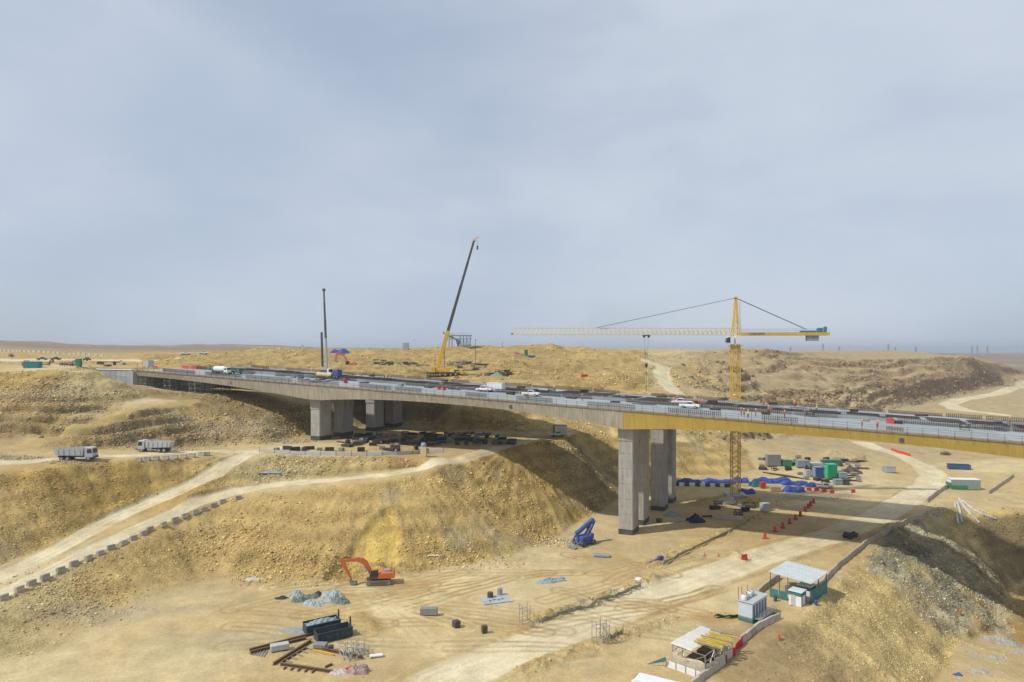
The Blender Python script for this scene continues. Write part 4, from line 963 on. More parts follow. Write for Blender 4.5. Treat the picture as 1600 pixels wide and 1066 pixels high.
M_bgreyl = mat('pale_grey_paint', (.44, .48, .50), .55, var=.15, dust=.25)
def dump_truck(label, loc, rz, group):
    r = thing('dump_truck', label, 'truck', loc, rz, group)
    MB().box((0, 0, .95), (8.2, 1.0, .35)).build('chassis', M_dkgrey, r)
    c = MB().prism([(2.35, .75), (4.25, .75), (4.3, 1.6), (4.1, 3.0), (3.8, 3.15), (2.35, 3.15)], -1.22, 1.22).build('cab', M_bgreyl, r, bevel=.08)
    MB().add([(4.31, -1.05, 1.75), (4.31, 1.05, 1.75), (4.14, 1.0, 2.8), (4.14, -1.0, 2.8)], [(0, 1, 2, 3)]).build('windscreen', M_glass, c, solid=.04)
    for y in (-1.23, 1.23): MB().prism([(2.95, 1.8), (4.05, 1.8), (3.92, 2.75), (2.95, 2.75)], y - .02, y + .02).build('side_window', M_glass, c)
    MB().box((4.3, 0, .8), (.3, 2.4, .5)).build('bumper', M_dkgrey, r)
    for y in (-.95, .95): MB().box((4.42, y, .95), (.1, .35, .2)).build('headlight', M_galv, r)
    b = MB(); b.prism([(-4.2, 1.35), (1.95, 1.2), (2.05, 2.95), (1.7, 3.2), (-4.7, 2.75)], -1.25, -1.15); b.prism([(-4.2, 1.35), (1.95, 1.2), (2.05, 2.95), (1.7, 3.2), (-4.7, 2.75)], 1.15, 1.25)
    b.box((-1.1, 0, 1.33), (6.2, 2.3, .12), ry=.024); b.prism([(1.85, 1.25), (1.97, 1.25), (2.03, 2.95), (1.72, 3.2), (1.6, 3.1)], -1.15, 1.15); b.prism([(-4.2, 1.3), (-4.1, 1.3), (-4.55, 2.75), (-4.7, 2.75)], -1.15, 1.15)
    d = b.build('dump_body', M_bgreyl, r)
    for k in range(5):
        for y in (-1.3, 1.3): MB().beam((-3.6 + k * 1.25, y, 1.35), (-3.75 + k * 1.25, y, 2.8), .12, .1).build('rib', M_bgreyl, d)
    b = MB(); b.sheet(8, 4, lambda u, v: (-4.3 + 6.0 * u, -1.1 + 2.2 * v, 2.35 + .45 * math.sin(u * 3.1) * math.sin(v * 3.1) + .08 * math.sin(u * 23 + v * 17))); b.build('load', GMd, r, smooth=True)
    for x in (-2.9, -1.55, 3.2):
        for y in (-1.0, 1.0): wheel((x, y, .54), .54, .5 if x < 0 else .34, r)
    MB().box((1.0, 1.0, .8), (1.2, .4, .6)).build('fuel_tank', M_galv, r)
    return r
M_bgreyl = mat('pale_grey_paint', (.44, .48, .50), .55, var=.15, dust=.25)
GMd = mat('earth_load', (.40, .29, .15), .95, var=.3, scale=2, bump=.5)
dump_truck('pale grey dump truck facing right on the bench track', on(120, 719), R(5), 'dump trucks on the haul bench')
dump_truck('pale grey dump truck facing left behind the row of blocks', on(243, 706), R(180 - 2), 'dump trucks on the haul bench')
# tanker on the left end of the deck
p = deck_xy(345, 584.5); TK = thing('tanker_truck', 'white water tanker with green ends at the left end of the deck', 'truck', p, -BA); TK.scale = (.8,) * 3
MB().box((0, 0, .95), (9.6, 1.0, .35)).build('chassis', M_dkgrey, TK)
c_ = MB().prism([(3.0, .7), (5.0, .7), (5.0, 1.8), (4.7, 3.0), (3.0, 3.0)], -1.2, 1.2).build('cab', M_white, TK, bevel=.08)
MB().box((4.85, 0, 2.3), (.3, 2.1, .8)).build('windscreen', M_glass, c_)
for y in (-1.21, 1.21): MB().box((4.0, y, 2.2), (1.1, .03, .8)).build('side_window', M_glass, c_)
tb = MB().cyl((-3.4, 0, 2.25), (2.7, 0, 2.25), 1.2, n=16).build('tank', M_white, TK)
MB().cyl((-4.6, 0, 2.25), (-3.4, 0, 2.25), 1.25, n=16).build('tank_end', M_green, TK)
MB().box((-.4, 0, 3.5), (1.2, .8, .2)).build('manhole', M_galv, tb)
for x in (-3.4, -2.2, 1.6, 3.9):
    for y in (-1.0, 1.0): wheel((x, y, .52), .52, .4, TK)
p = deck_xy(360, 584.6); q = p + E1 * 2.6
GT = thing('flatbed_truck', 'dark green truck parked right of the tanker on the deck', 'truck', q, -BA); GT.scale = (.72,) * 3
MB().box((0, 0, .95), (6.5, 1.0, .3)).build('chassis', M_dkgrey, GT); c_ = MB().prism([(1.7, .7), (3.3, .7), (3.3, 1.7), (3.0, 2.7), (1.7, 2.7)], -1.15, 1.15).build('cab', M_teal, GT, bevel=.07); MB().box((3.12, 0, 2.05), (.3, 2.0, .7)).build('windscreen', M_glass, c_)
MB().box((-1.0, 0, 1.6), (4.8, 2.3, 1.0)).build('cargo_box', M_teal, GT, bevel=.05)
for x in (-2.2, 2.2):
    for y in (-.95, .95): wheel((x, y, .48), .48, .35, GT)
# minibus at the lower edge
BU = thing('minibus', 'white minibus cut off by the lower edge of the picture', 'bus', (19.2, 89.4, gz(19.2, 89.4)), R(150))
MB().prism([(-3.5, .5), (-3.5, 2.5), (-3.3, 2.65), (2.9, 2.65), (3.4, 2.2), (3.6, 1.3), (3.6, .5)], -1.05, 1.05).build('body', M_white, BU, bevel=.1)
for y in (-1.06, 1.06):
    for k in range(4): MB().box((-2.6 + k * 1.35, y, 1.85), (1.2, .04, .75)).build('side_window', M_glass, BU)
MB().add([(3.5, -.95, 1.4), (3.5, .95, 1.4), (3.08, .9, 2.5), (3.08, -.9, 2.5)], [(0, 1, 2, 3)]).build('windscreen', M_glass, BU, solid=.06)
for x in (-2.2, 2.3):
    for y in (-.95, .95): wheel((x, y, .4), .4, .28, BU)

def excavator(label, loc, rz, swing=0., bo=(1.0, .0), pose=0):
    r = thing('excavator', label, 'excavator', loc, rz)
    for y in (-1.3, 1.3):
        prof = [(-2.4, .45), (-2.2, .1), (-1.9, 0), (1.9, 0), (2.2, .1), (2.4, .45), (2.3, .8), (2.0, .95), (-2.0, .95), (-2.3, .8)]
        t = MB().prism(prof, y - .3, y + .3).build('track', M_dktrk, r, bevel=.04)
        for x in (-1.95, 1.95): MB().cyl((x, y - .33, .48), (x, y + .33, .48), .34, n=10).build('sprocket', M_grey, t)
    MB().box((0, 0, .75), (2.4, 2.2, .5)).cyl((0, 0, .9), (0, 0, 1.25), .8, n=12).build('undercarriage', M_dkgrey, r)
    def rot(pts): return [Matrix.Rotation(swing, 3, 'Z') @ Vector(p_) for p_ in pts]
    hs = MB().prism([(-2.9, 1.4), (-2.7, 1.25), (1.4, 1.25), (1.4, 1.6), (.2, 1.9), (-.4, 2.35), (-2.4, 2.45), (-2.95, 2.2)], -1.35, 1.35).build('house', M_orange, r, bevel=.08)
    MB().prism([(-3.0, 1.3), (-2.6, 1.25), (-2.55, 2.3), (-2.9, 2.25), (-3.2, 1.9)], -1.38, 1.38).build('counterweight', M_orange, r, bevel=.08)
    MB().box((-1.7, .1, 2.55), (1.1, 1.2, .4)).build('engine_hood', M_bgrey, r, bevel=.05)
    cab_ = MB().prism([(.1, 1.3), (1.75, 1.3), (1.8, 2.0), (1.45, 3.05), (.1, 3.05)], .35, 1.35).build('cab', M_dkgrey, r, bevel=.06)
    MB().prism([(.25, 1.9), (1.68, 1.9), (1.38, 2.9), (.25, 2.9)], .32, 1.38).build('window', M_glass, cab_); MB().box((.85, .85, 3.07), (1.2, .9, .06)).build('cab_roof', M_orange, cab_)
    if pose == 0: P = [(.9, 1.6), (2.6, 4.3), (3.9, 5.0), (7.0, 4.9)]; tipp = (5.35, 1.25); bk = (5.05, .35)
    else: P = [(.9, 1.6), (2.0, 4.4), (3.0, 5.6), (6.2, 6.6)]; tipp = (6.8, 3.6); bk = (6.3, 2.6)
    top = [(P[0][0], P[0][1] + .25), (P[1][0] - .3, P[1][1] + .35), (P[2][0], P[2][1] + .42), (P[3][0], P[3][1] + .22)]
    bot = [(P[3][0], P[3][1] - .22), (P[2][0] + .2, P[2][1] - .45), (P[1][0] + .35, P[1][1] - .45), (P[0][0] + .4, P[0][1] - .2)]
    bm_ = MB().prism(top + bot, -.35, .25).build('boom', M_orange, r, bevel=.05)
    MB().cyl((P[1][0] + .2, -.05, P[1][1] + .7), (P[3][0] - .2, -.05, P[3][1] + .55), .11, n=8).build('stick_cylinder', M_dkgrey, bm_)
    for y in (-.5, .4): MB().cyl((1.3, y, 1.5), (2.9, y, 3.7), .12, n=8).build('boom_cylinder', M_galv, bm_)
    ax = (P[3][0] + .1, P[3][1] + .6); st = MB().prism([(ax[0] - .25, ax[1]), (ax[0] + .35, ax[1] - .1), (P[3][0] + .3, P[3][1] - .7), (tipp[0] + .2, tipp[1]), (tipp[0] - .2, tipp[1]), (P[3][0] - .4, P[3][1] - .4)], -.3, .2).build('stick', M_orange, r, bevel=.04)
    MB().cyl((P[3][0] + .35, -.05, P[3][1] + .1), (tipp[0] + .45, -.05, tipp[1] + .6), .1, n=8).build('bucket_cylinder', M_dkgrey, st)
    bx, bz = tipp
    bu = MB().prism([(bx + .25, bz + .1), (bx + .35, bz - .6), (bx, bz - 1.15), (bx - .6, bz - 1.2), (bx - 1.0, bz - .75), (bx - .45, bz - .75), (bx - .1, bz - .4)], -.65, .55).build('bucket', M_grey, r, bevel=.03)
    for y in (-.5, -.2, .1, .4): MB().box((bx - 1.0, y, bz - .75), (.35, .12, .1)).build('bucket_tooth', M_dkgrey, bu)
    return r
M_dktrk = mat('dusty_track_steel', (.17, .15, .12), .85, .2, var=.35, scale=3)
EXC = excavator('orange excavator digging at the foot of the mound', on(592, 912, .05), R(180 + 10))
p = Vector(H(547, 577, 318)); p.z = gz(p.x, p.y)
excavator('far orange excavator with raised arm behind the upright boom', p, R(175), pose=1)

# blue articulated boom lift
BL = thing('boom_lift', 'blue articulated boom lift folded up at the slope foot', 'boom lift', on(913, 851), R(40)); BL.scale = (1.25, 1.35, 1.2)
MB().box((0, 0, .75), (3.2, 1.5, .5)).build('chassis', M_blue, BL, bevel=.06)
for x in (-1.4, 1.4):
    for y in (-1.05, 1.05): wheel((x, y, .5), .5, .4, BL, M_blue)
MB().box((-.2, 0, 1.45), (2.4, 1.7, .9)).build('turntable', M_blue, BL, bevel=.1)
MB().box((1.3, 0, 1.6), (.9, 1.8, 1.1)).build('counterweight', M_blue, BL, bevel=.12)
MB().beam((.9, .2, 1.7), (2.7, .2, 4.3), .7, .75).build('lower_boom', M_blue, BL, bevel=.05)
MB().beam((2.8, .3, 4.5), (-1.8, .3, 2.4), .65, .7).build('upper_boom', M_blue, BL, bevel=.05)
MB().beam((-1.8, .3, 2.4), (-3.0, .3, .9), .25, .3).build('jib_arm', M_blue, BL)
MB().cyl((.5, -.1, 1.9), (2.0, -.1, 3.7), .12, n=8).build('lift_cylinder', M_galv, BL)
b = MB()
for x in (-3.6, -2.8):
    for y in (-.9, .9): b.beam((x, y, .1), (x, y, 1.2), .06)
for z in (.12, .65, 1.2):
    for y in (-.9, .9): b.beam((-3.6, y, z), (-2.8, y, z), .06)
    for x in (-3.6, -2.8): b.beam((x, -.9, z), (x, .9, z), .06)
b.box((-3.2, 0, .1), (.85, 1.8, .08)); b.build('basket', M_bgrey, BL)

# ------------------------------------------------------------------ barriers
def block_proto(name, l, wd, h, m, k=.55):
    return MB().loft([[(-l / 2, -wd / 2, -.15), (l / 2, -wd / 2, -.15), (l / 2, wd / 2, -.15), (-l / 2, wd / 2, -.15)], [(-l / 2, -wd / 2, .2), (l / 2, -wd / 2, .2), (l / 2, wd / 2, .2), (-l / 2, wd / 2, .2)],
                      [(-l / 2, -wd * k / 2, .45 * h), (l / 2, -wd * k / 2, .45 * h), (l / 2, wd * k / 2, .45 * h), (-l / 2, wd * k / 2, .45 * h)],
                      [(-l / 2, -wd * k * .4, h), (l / 2, -wd * k * .4, h), (l / 2, wd * k * .4, h), (-l / 2, wd * k * .4, h)]]).build(name, m, None, bevel=.03)
def place_row(proto, pts, label, cat, group, rzj=.05, first=True, ends=None):
    n = len(pts)
    for i, (p_, rz) in enumerate(pts):
        o = proto if (i == 0 and first) else proto.copy()
        if o is not proto: COL.objects.link(o)
        o.location = p_; o.rotation_euler = (rnd.uniform(-.05, .05), rnd.uniform(-.04, .04), rz + rnd.uniform(-rzj, rzj)); o.location.z -= rnd.uniform(0, .12); lb = label % ORD[i] if '%s' in label else label
        if ends and i == 0: lb = ends[0]
        if ends and i == n - 1: lb = ends[1]
        tag(o, lb, cat, group)
zb = [(20, 590), (107, 545), (175, 510), (250, 477), (337, 437), (410, 402), (492, 370), (555, 342), (617, 312), (685, 285), (740, 257), (797, 230), (833, 210), (907, 183), (972, 157), (1025, 133), (1085, 112), (1132, 97), (1187, 75), (1235, 55), (1322, 35)]
pp = [(x / 3.5525, 766 + y / 3.5525 + 4.2) for x, y in zb]
bl_ = block_proto('concrete_barrier', 1.5, .8, .9, mat('dusty_concrete', (.36, .34, .30), .9, var=.25, scale=1.5, dust=.35, rand=.2), .8)
place_row(bl_, [(hit(*p_), yaw(p_[0], p_[1], p_[0] + 25, p_[1] - 10.5)) for p_ in pp], 'grey concrete barrier, %s from the left in the row along the mound track', 'barrier', 'barriers lining the mound track', .12, True,
          ('grey concrete barrier at the left picture edge, first of the mound track row', 'grey concrete barrier at the upper right end of the mound track row'))
place_row(bl_, [(hit(x, y), R(3)) for x, y in ((217, 720), (230, 719), (244, 718), (259, 717), (273, 716), (287, 714.5), (300, 713.5), (315, 711.5), (323, 711))], 'grey concrete barrier below the left facing dump truck, %s from the left', 'barrier', 'barriers below the dump truck', .06, False)
wb = [(10, 32), (50, 30), (95, 35), (142, 40), (178, 40), (212, 40), (258, 45), (305, 47), (355, 48), (408, 55), (467, 60), (505, 63), (562, 67), (607, 70), (668, 73), (730, 78), (775, 82), (820, 88), (875, 90), (932, 92), (1000, 98), (1062, 103)]
M_bgreyl0 = mat('chalky_paint', (.56, .54, .49), .8, var=.1, dust=.2)
wbp = block_proto('white_barrier', 1.8, 1.0, 1.1, M_bgreyl0, .85)
row = []
for x, y in wb:
    yy = np.interp(x / 6.66, [0, 60, 120, 165], [459, 449, 439, 431]); xx = (x / 6.66 - CX) / F * yy; row.append((Vector((xx, yy, gz(xx, yy))), R(-10)))
place_row(wbp, row, 'small white barrier block, %s from the left in the far plateau row', 'barrier', 'white blocks on the far plateau', .1, True, ('small white barrier block at the left end of the far row', 'small white barrier block at the right end of the far row'))
# wall of precast barriers along the pit edge
def along(pts, step):
    P = [hit(*p_) for p_ in pts]; out = []; acc_ = 0; k = 0; pos = 0.
    seg_ = [(a, b_, (b_ - a).xy.length) for a, b_ in zip(P[:-1], P[1:])]; tot = sum(x[2] for x in seg_); d = step / 2
    while d < tot:
        q = d
        for a, b_, l_ in seg_:
            if q <= l_: c = a + (b_ - a) * (q / l_); out.append((Vector((c.x, c.y, gz(c.x, c.y))), math.atan2(b_.y - a.y, b_.x - a.x))); break
            q -= l_
        d += step
    return out
wl = block_proto('wall_barrier', 2.0, .62, 1.15, mat('sandy_concrete', (.42, .385, .32), .9, var=.3, scale=.8, dust=.3, rand=.15), .75)
place_row(wl, along([(1080, 1076), (1128, 1040)], 2.04), 'sandy concrete barrier section below the red mesh, %s from the lower picture edge', 'barrier', 'barrier wall along the pit edge, nearest run', .03)
place_row(wl, along([(1156, 1006), (1188, 981), (1214, 970)], 2.04), 'sandy concrete barrier section below the toilet block, %s from the red mesh', 'barrier', 'barrier wall along the pit edge, run at the toilet block', .03, False)
place_row(wl, along([(1262, 936), (1290, 908), (1312, 885), (1350, 853), (1388, 830), (1400, 823), (1440, 811), (1470, 800)], 2.04), 'sandy concrete barrier section on the pit brink, %s from the kiosks', 'barrier', 'barrier wall along the pit edge, long run', .03, False)
place_row(wl, along([(1184, 930), (1200, 917), (1216, 905)], 2.04), 'sandy concrete barrier section left of the white canopy, %s from the toilet block', 'barrier', 'barriers beside the canopy', .03, False)
place_row(wl, along([(1448, 785), (1470, 768), (1490, 758)], 2.04), 'sandy concrete barrier section leading to the pale cabin, %s from the pit', 'barrier', 'barriers below the container', .03, False)
place_row(wl, along([(1545, 772), (1565, 758), (1582, 745)], 2.04), 'sandy concrete barrier section on the cliff right of the cabin, %s from below', 'barrier', 'barriers right of the container', .03, False)
place_row(wl, along([(1113, 810), (1135, 811), (1156, 812)], 2.04), 'dusty concrete barrier section near the crane foot, %s from the left', 'barrier', 'barriers near the crane foot', .06, False)
bk = block_proto('black_barrier', 1.9, .6, 1.1, M_dkgrey, .8); wk = block_proto('white_site_barrier', 1.9, .6, 1.1, M_white, .8)
pr = [(hit(1058 + k * 7.8, 759 + .2 * k), R(0)) for k in range(11)]
place_row(bk, pr[0::2], '%s black block from the left in the barrier row by the blue tarps', 'barrier', 'black barriers below the tarps', .02)
place_row(wk, pr[1::2], '%s white block from the left in the barrier row by the blue tarps', 'barrier', 'white barriers below the tarps', .02)
# red drums, cones, plastic barriers
def lathe(b, prof, n=10):
    rings = [[(r_ * math.cos(6.2832 * k / n), r_ * math.sin(6.2832 * k / n), z) for k in range(n)] for r_, z in prof]; return b.loft(rings)
def drum(label, loc, group=None):
    r = thing('traffic_drum', label, 'traffic drum', loc, 0, group)
    lathe(MB(), [(.42, 0), (.42, .12), (.34, .14), (.31, .5), (.33, .52), (.28, .85), (.29, .87), (.25, 1.1), (.12, 1.15)]).build('drum_body', M_red, r, smooth=False)
    lathe(MB(), [(.5, 0), (.5, .1), (.43, .12)]).build('rubber_base', M_black, r)
    return r
d0 = drum('red traffic drum nearest the camera in the row across the floor', on(1195, 842), 'red drums across the valley floor')
d0.scale = (1.25,) * 3
for k, (px, py) in enumerate([(1211, 831), (1223, 825), (1234, 818), (1243, 812), (1250.5, 806), (1258, 799), (1263, 794), (1266.5, 790), (1271, 786)]):
    o = dup(d0, on(px, py), 0, 'red traffic drum farthest from the camera in the row' if k == 8 else ('red traffic drum second nearest in the row across the floor' if k == 0 else 'red traffic drum, %s from the camera in the row across the floor' % ORD[k + 1]), 'red drums across the valley floor')
def plastic_barrier(label, loc, rz, group=None, l=1.6, m=None):
    r = thing('plastic_barrier', label, 'barrier', loc, rz, group)
    MB().prism([(-.28, 0), (.28, 0), (.28, .2), (.12, .45), (.1, 1.05), (-.1, 1.05), (-.12, .45), (-.28, .2)], -l / 2, l / 2).build('shell', m or M_red, r, bevel=.03)
    for y in (-l * .25, l * .25): MB().box((0, y, .12), (.6, .22, .16)).build('forklift_slot', M_dkgrey, r)
    return r
for k, (px, py) in enumerate([(1264, 767), (1276, 767), (1288, 769), (1300, 771), (1333, 770), (1163, 874)]):
    plastic_barrier(('red plastic barrier at the blue tarp end of the row', 'red plastic barrier second from the blue tarps', 'red plastic barrier in front of the silver pickup tail', 'red plastic barrier in front of the silver pickup nose', 'lone red plastic barrier right of the silver pickup', 'lone red plastic barrier on the valley floor near two cones')[k], on(px, py), R(90 + 5 * k))
P0 = hit(1393, 704); P1 = hit(1422, 713)
for k in range(8):
    c = P0.lerp(P1, (k + .5) / 8); c.z = gz(c.x, c.y); plastic_barrier('red plastic barrier in the row beyond the yellow span, %s from the left' % ORD[k], c, math.atan2((P1 - P0).y, (P1 - P0).x) - R(90), 'red barriers beyond the yellow span', 1.9)
for k, (px, py) in enumerate(((686, 608.5), (694, 609.5), (540, 598.5), (1391, 661.5), (289, 576), (302, 577), (243, 576))):
    plastic_barrier(('left of two red plastic barriers standing on the deck', 'right of two red plastic barriers standing on the deck', 'red plastic barrier on the deck beside the truck crane', 'red barrier lying on the deck above the yellow span', 'left one of the red barriers at the left deck end', 'right one of the red barriers at the left deck end', 'red barrier beside the small white hut at the abutment')[k], deck_xy(px, py), -BA + (R(90) if k in (3, 4, 5, 6) else 0), None, 3.4 if k in (4, 5) else 1.7)
def cone(label, px, py):
    r = thing('traffic_cone', label, 'traffic cone', on(px, py)); lathe(MB(), [(.24, .04), (.17, .35), (.05, 1.0), (.02, 1.02)]).build('cone', M_orange, r); MB().box((0, 0, .03), (.6, .6, .06)).build('base', M_dkgrey, r)
cone('left orange traffic cone on the valley floor', 1101, 869); cone('right orange traffic cone on the valley floor', 1123, 870)
# ------------------------------------------------------------------ site buildings (aligned with the barrier wall)
WY = R(47)
M_roofb = mat('pale_blue_roof', (.56, .62, .64), .5, var=.12, scale=.7, dust=.12)
def loc2(x, y): return (x, y, gz(x, y))
SH = thing('canopy_shelter', 'open shelter with white sheet roof on thin posts beside two kiosks', 'shelter', loc2(53.8, 128.2), WY)
MB().sheet(9, 8, lambda u, v: (-4.5 + 9 * u, -3.9 + 7.8 * v, 4.2 + .5 * v - (.03 if int(u * 9) % 2 else 0))).build('roof_sheet', M_roofb, SH, solid=.08)
for k in range(9): MB().beam((-4.45 + k * 1.11, -3.9, 4.27), (-4.45 + k * 1.11, 3.9, 4.77), .05, .05).build('roof_rib', M_roofb, SH)
for x in (-4.2, 0, 4.2):
    for y, h in ((-3.6, 4.2), (3.6, 4.65)): MB().cyl((x, y, -.2), (x, y, h), .07, n=6).build('post', M_dkgrey, SH)
for y, h in ((-3.6, 4.12), (3.6, 4.55)): MB().beam((-4.4, y, h), (4.4, y, h), .12).build('purlin', M_dkgrey, SH)
for k in range(4): MB().box((-3.2 + k * 2.15, -3.75, 1.5), (2.1, .05, 2.7)).build('net_panel', M_teal, SH)
for k in range(2): MB().box((-4.35, 1.2 + k * 1.7, .9), (.05, 1.6, 1.5)).build('net_panel', M_teal, SH)
for k, (x, y) in enumerate(((52.5, 129.0), (54.0, 131.0))):
    MB().box((0, 0, .75), (1.6, .7, 1.5)).build('water_cooler', M_bgreyl, tag(thing('water_cooler_set', '', ''), ('grey water cooler under the canopy, left one', 'grey water cooler under the canopy, right one')[k], 'cooler'), bevel=.04).parent.location = loc2(x, y)
def kiosk(label, x, y, s=1.):
    r = thing('guard_kiosk', label, 'kiosk', loc2(x, y), WY)
    MB().box((0, 0, .9), (2.2 * s, 2.2 * s, 1.8)).build('lower_wall', M_white, r, bevel=.03); MB().box((0, 0, 2.15), (2.14 * s, 2.14 * s, .7)).build('window_band', M_teal, r)
    MB().box((0, 0, 2.6), (2.5 * s, 2.5 * s, .16)).build('roof', M_roofb, r, bevel=.04)
    d = MB().box((-1.12 * s, .3, 1.0), (.06, .8, 1.9)).build('door', M_bgreyl, r); MB().box((-1.16 * s, .6, 1.0), (.04, .06, .16)).build('handle', M_dkgrey, d)
    for q in (-1, 1): MB().beam((q * .9, -1.2 * s, 0), (q * .9, -1.2 * s, 2.5), .08).build('corner_post', M_dkgrey, r)
kiosk('white and green kiosk with white roof in front of the canopy, nearer one', 51.4, 123.0); kiosk('white and green kiosk tucked under the canopy edge, farther one', 54.2, 125.6, 1.05)
tag(lathe(MB(), [(.28, 0), (.3, .45), (.28, .9), (.25, .92)]).build('blue_drum', M_blue), 'small blue drum right of the kiosks', 'drum').location = loc2(54.4, 122.2)
tag(lathe(MB(), [(.3, 0), (.32, .5), (.3, 1.0), (.26, 1.02)]).build('dark_bin', M_dkgrey), 'small dark bin on the sand left of the kiosks', 'bin').location = loc2(48.3, 125.2)
TB = thing('toilet_block', 'pale blue toilet cabin on stilts with open steel stairs', 'toilet block', loc2(41.6, 118.0), WY)
MB().box((0, 0, 2.0), (6.0, 2.5, 2.5)).build('cabin_wall', mat('pale_blue_panel', (.50, .58, .63), .5, var=.08, dust=.1), TB, bevel=.04)
MB().box((0, 0, 3.33), (6.4, 2.9, .14)).build('roof', M_bgreyl, TB, bevel=.03)
MB().box((0, 0, .62), (6.0, 2.5, .2)).build('floor_frame', M_grey, TB)
for x in (-2.8, 0, 2.8):
    for y in (-1.1, 1.1): MB().box((x, y, .25), (.25, .25, .8)).build('leg', M_grey, TB)
MB().box((-2.0, -1.35, .35), (2.5, .1, .7)).build('skirt', M_teal, TB); MB().box((-3.05, 0, .35), (.06, 2.4, .5)).build('skirt', M_teal, TB)
for k in range(5):
    d = MB().box((-2.3 + k * 1.15, -1.27, 1.85), (.62, .05, 2.0)).build('door', mat('grey_door', (.12, .14, .16), .5, var=.2), TB); MB().box((-2.1 + k * 1.15, -1.31, 1.8), (.05, .05, .15)).build('handle', M_galv, d)
b = MB(); b.box((.2, -1.9, .72), (5.6, 1.2, .06)); b.build('landing', M_galv, TB)
for k in range(4): MB().box((3.2 + k * .32, -1.9, .58 - k * .17), (.3, 1.1, .05)).build('step', M_galv, TB)
b = MB()
for x in (-2.6, -.8, 1.0, 2.8): b.beam((x, -2.45, 0), (x, -2.45, 1.75), .06)
b.beam((-2.6, -2.45, 1.75), (2.8, -2.45, 1.75), .06); b.beam((-2.6, -2.45, 1.25), (2.8, -2.45, 1.25), .05); b.beam((2.8, -2.45, 1.75), (4.3, -2.45, .9), .06); b.beam((4.3, -2.45, 0), (4.3, -2.45, .9), .06)
b.beam((-2.6, -2.45, 0), (-.8, -2.45, 1.2), .05); b.beam((-.8, -2.45, 0), (1.0, -2.45, 1.2), .05); b.build('handrail', M_galv, TB)
for k in range(4):
    x = -2.5 + k * 1.05; o = thing('water_tank', 'pale water tank on the toilet block roof, number %s from the left' % ('one', 'two', 'three', 'four')[k], 'tank', (0, 0, 0)); q = Matrix.Rotation(WY, 3, 'Z') @ Vector((x, .45, 0)); o.location = (41.6 + q.x, 118 + q.y, gz(41.6, 118) + 3.4); o.rotation_euler = (0, 0, WY + .2 * k)
    lathe(MB(), [(.40, 0), (.48, .08), (.47, .3), (.49, .33), (.47, .62), (.40, .8), (.18, .9), (.17, .97)], 12).build('tank_shell', M_bgreyl if k % 2 else M_white, o, smooth=False); MB().cyl((0, 0, .95), (0, 0, 1.02), .2, n=10).build('lid', M_bgrey, o)
for k, (x, y) in enumerate(((-2.9, 1.2), (-1.4, 1.3), (.6, 1.2), (-2.2, .2))):
    q = Matrix.Rotation(WY, 3, 'Z') @ Vector((x, y, 0)); tag(MB().cyl((0, 0, 0), (.05 * (k - 1), .05, 2.2 - .3 * k), .045, n=5).build('vent_pipe', M_dkgrey), ('thin dark pipe standing at the left corner of the tank roof', 'thin dark pipe behind the second roof tank', 'thin dark pipe right of the roof tanks', 'short dark pipe before the first roof tank')[k], 'pipe').location = (41.6 + q.x, 118 + q.y, gz(41.6, 118) + 3.39)
tag(MB().sheet(8, 3, lambda u, v: (-2.2 + 4.4 * u, .25 * math.sin(u * 9) + .9 * v, .05 + .7 * (1 - v) + .12 * math.sin(u * 14))).build('net_roll', M_green, None, solid=.03), 'green netting lying left of the toilet block', 'netting').location = loc2(37.0, 117.0)

# timber shelter on scaffold poles
TS = thing('timber_shelter', 'scaffold pole shelter with white tarpaulin roof and ragged side sheets', 'shelter', loc2(28.3, 101.3), WY)
for x in (-4.3, -1.4, 1.4, 4.3):
    for y in (-2.6, 2.6): MB().cyl((x, y, -.2), (x, y, 3.15), .06, n=6).build('post', M_galv, TS)
b = MB()
for y in (-2.6, 2.6):
    for z in (1.2, 2.2, 3.1): b.beam((-4.3, y, z), (4.3, y, z), .07)
    for k in range(3): b.beam((-4.3 + 2.87 * k, y, .1), (-1.43 + 2.87 * k, y, 3.1), .06)
for x in (-4.3, -1.4, 1.4, 4.3):
    for z in (1.2, 3.1): b.beam((x, -2.6, z), (x, 2.6, z), .07)
b.beam((-4.35, -2.6, .1), (-4.35, 2.6, 3.0), .06); b.beam((-4.35, 2.6, .1), (-4.35, -2.6, 3.0), .06)
b.build('bracing', M_galv, TS)
def sag(u, v): return 3.22 + .55 * math.sin(u * 3.1) * .5 + .25 * v + .05 * math.sin(u * 17 + v * 5) + .04 * math.sin(v * 23)
MB().sheet(16, 10, lambda u, v: (-4.6 + 9.0 * u, -.6 + 3.4 * v - .5 * math.sin(u * 2.2), sag(u, v))).build('roof_tarpaulin', mat('white_tarpaulin', (.62, .60, .56), .8, var=.12, scale=1.5, dust=.15), TS, smooth=True, solid=.03)
MB().sheet(10, 6, lambda u, v: (-4.42 + .12 * math.sin(u * 15), -2.6 + 5.2 * u, .5 + 1.5 * v + .2 * math.sin(u * 7) * v)).build('end_sheet', M_beige, TS, smooth=True, solid=.02)
for k in range(3): MB().sheet(6, 5, lambda u, v: (-4.2 + k * 2.9 + 2.7 * u, -2.72 + .1 * math.sin(u * 11 + k), .1 + 1.6 * v + .15 * math.sin(u * 5 + k) * v)).build('side_sheet', M_beige, TS, smooth=True, solid=.02)
for k in range(4): MB().box((-5.1, -2.4 + k * 1.55, .5), (.1, 1.5, 1.0)).build('fence_panel', M_white, TS, bevel=.03)
for k in range(5): MB().beam((-5.15, -3.1 + k * 1.55, -.1), (-5.15, -3.1 + k * 1.55, 1.15), .07).build('fence_post', M_grey, TS)
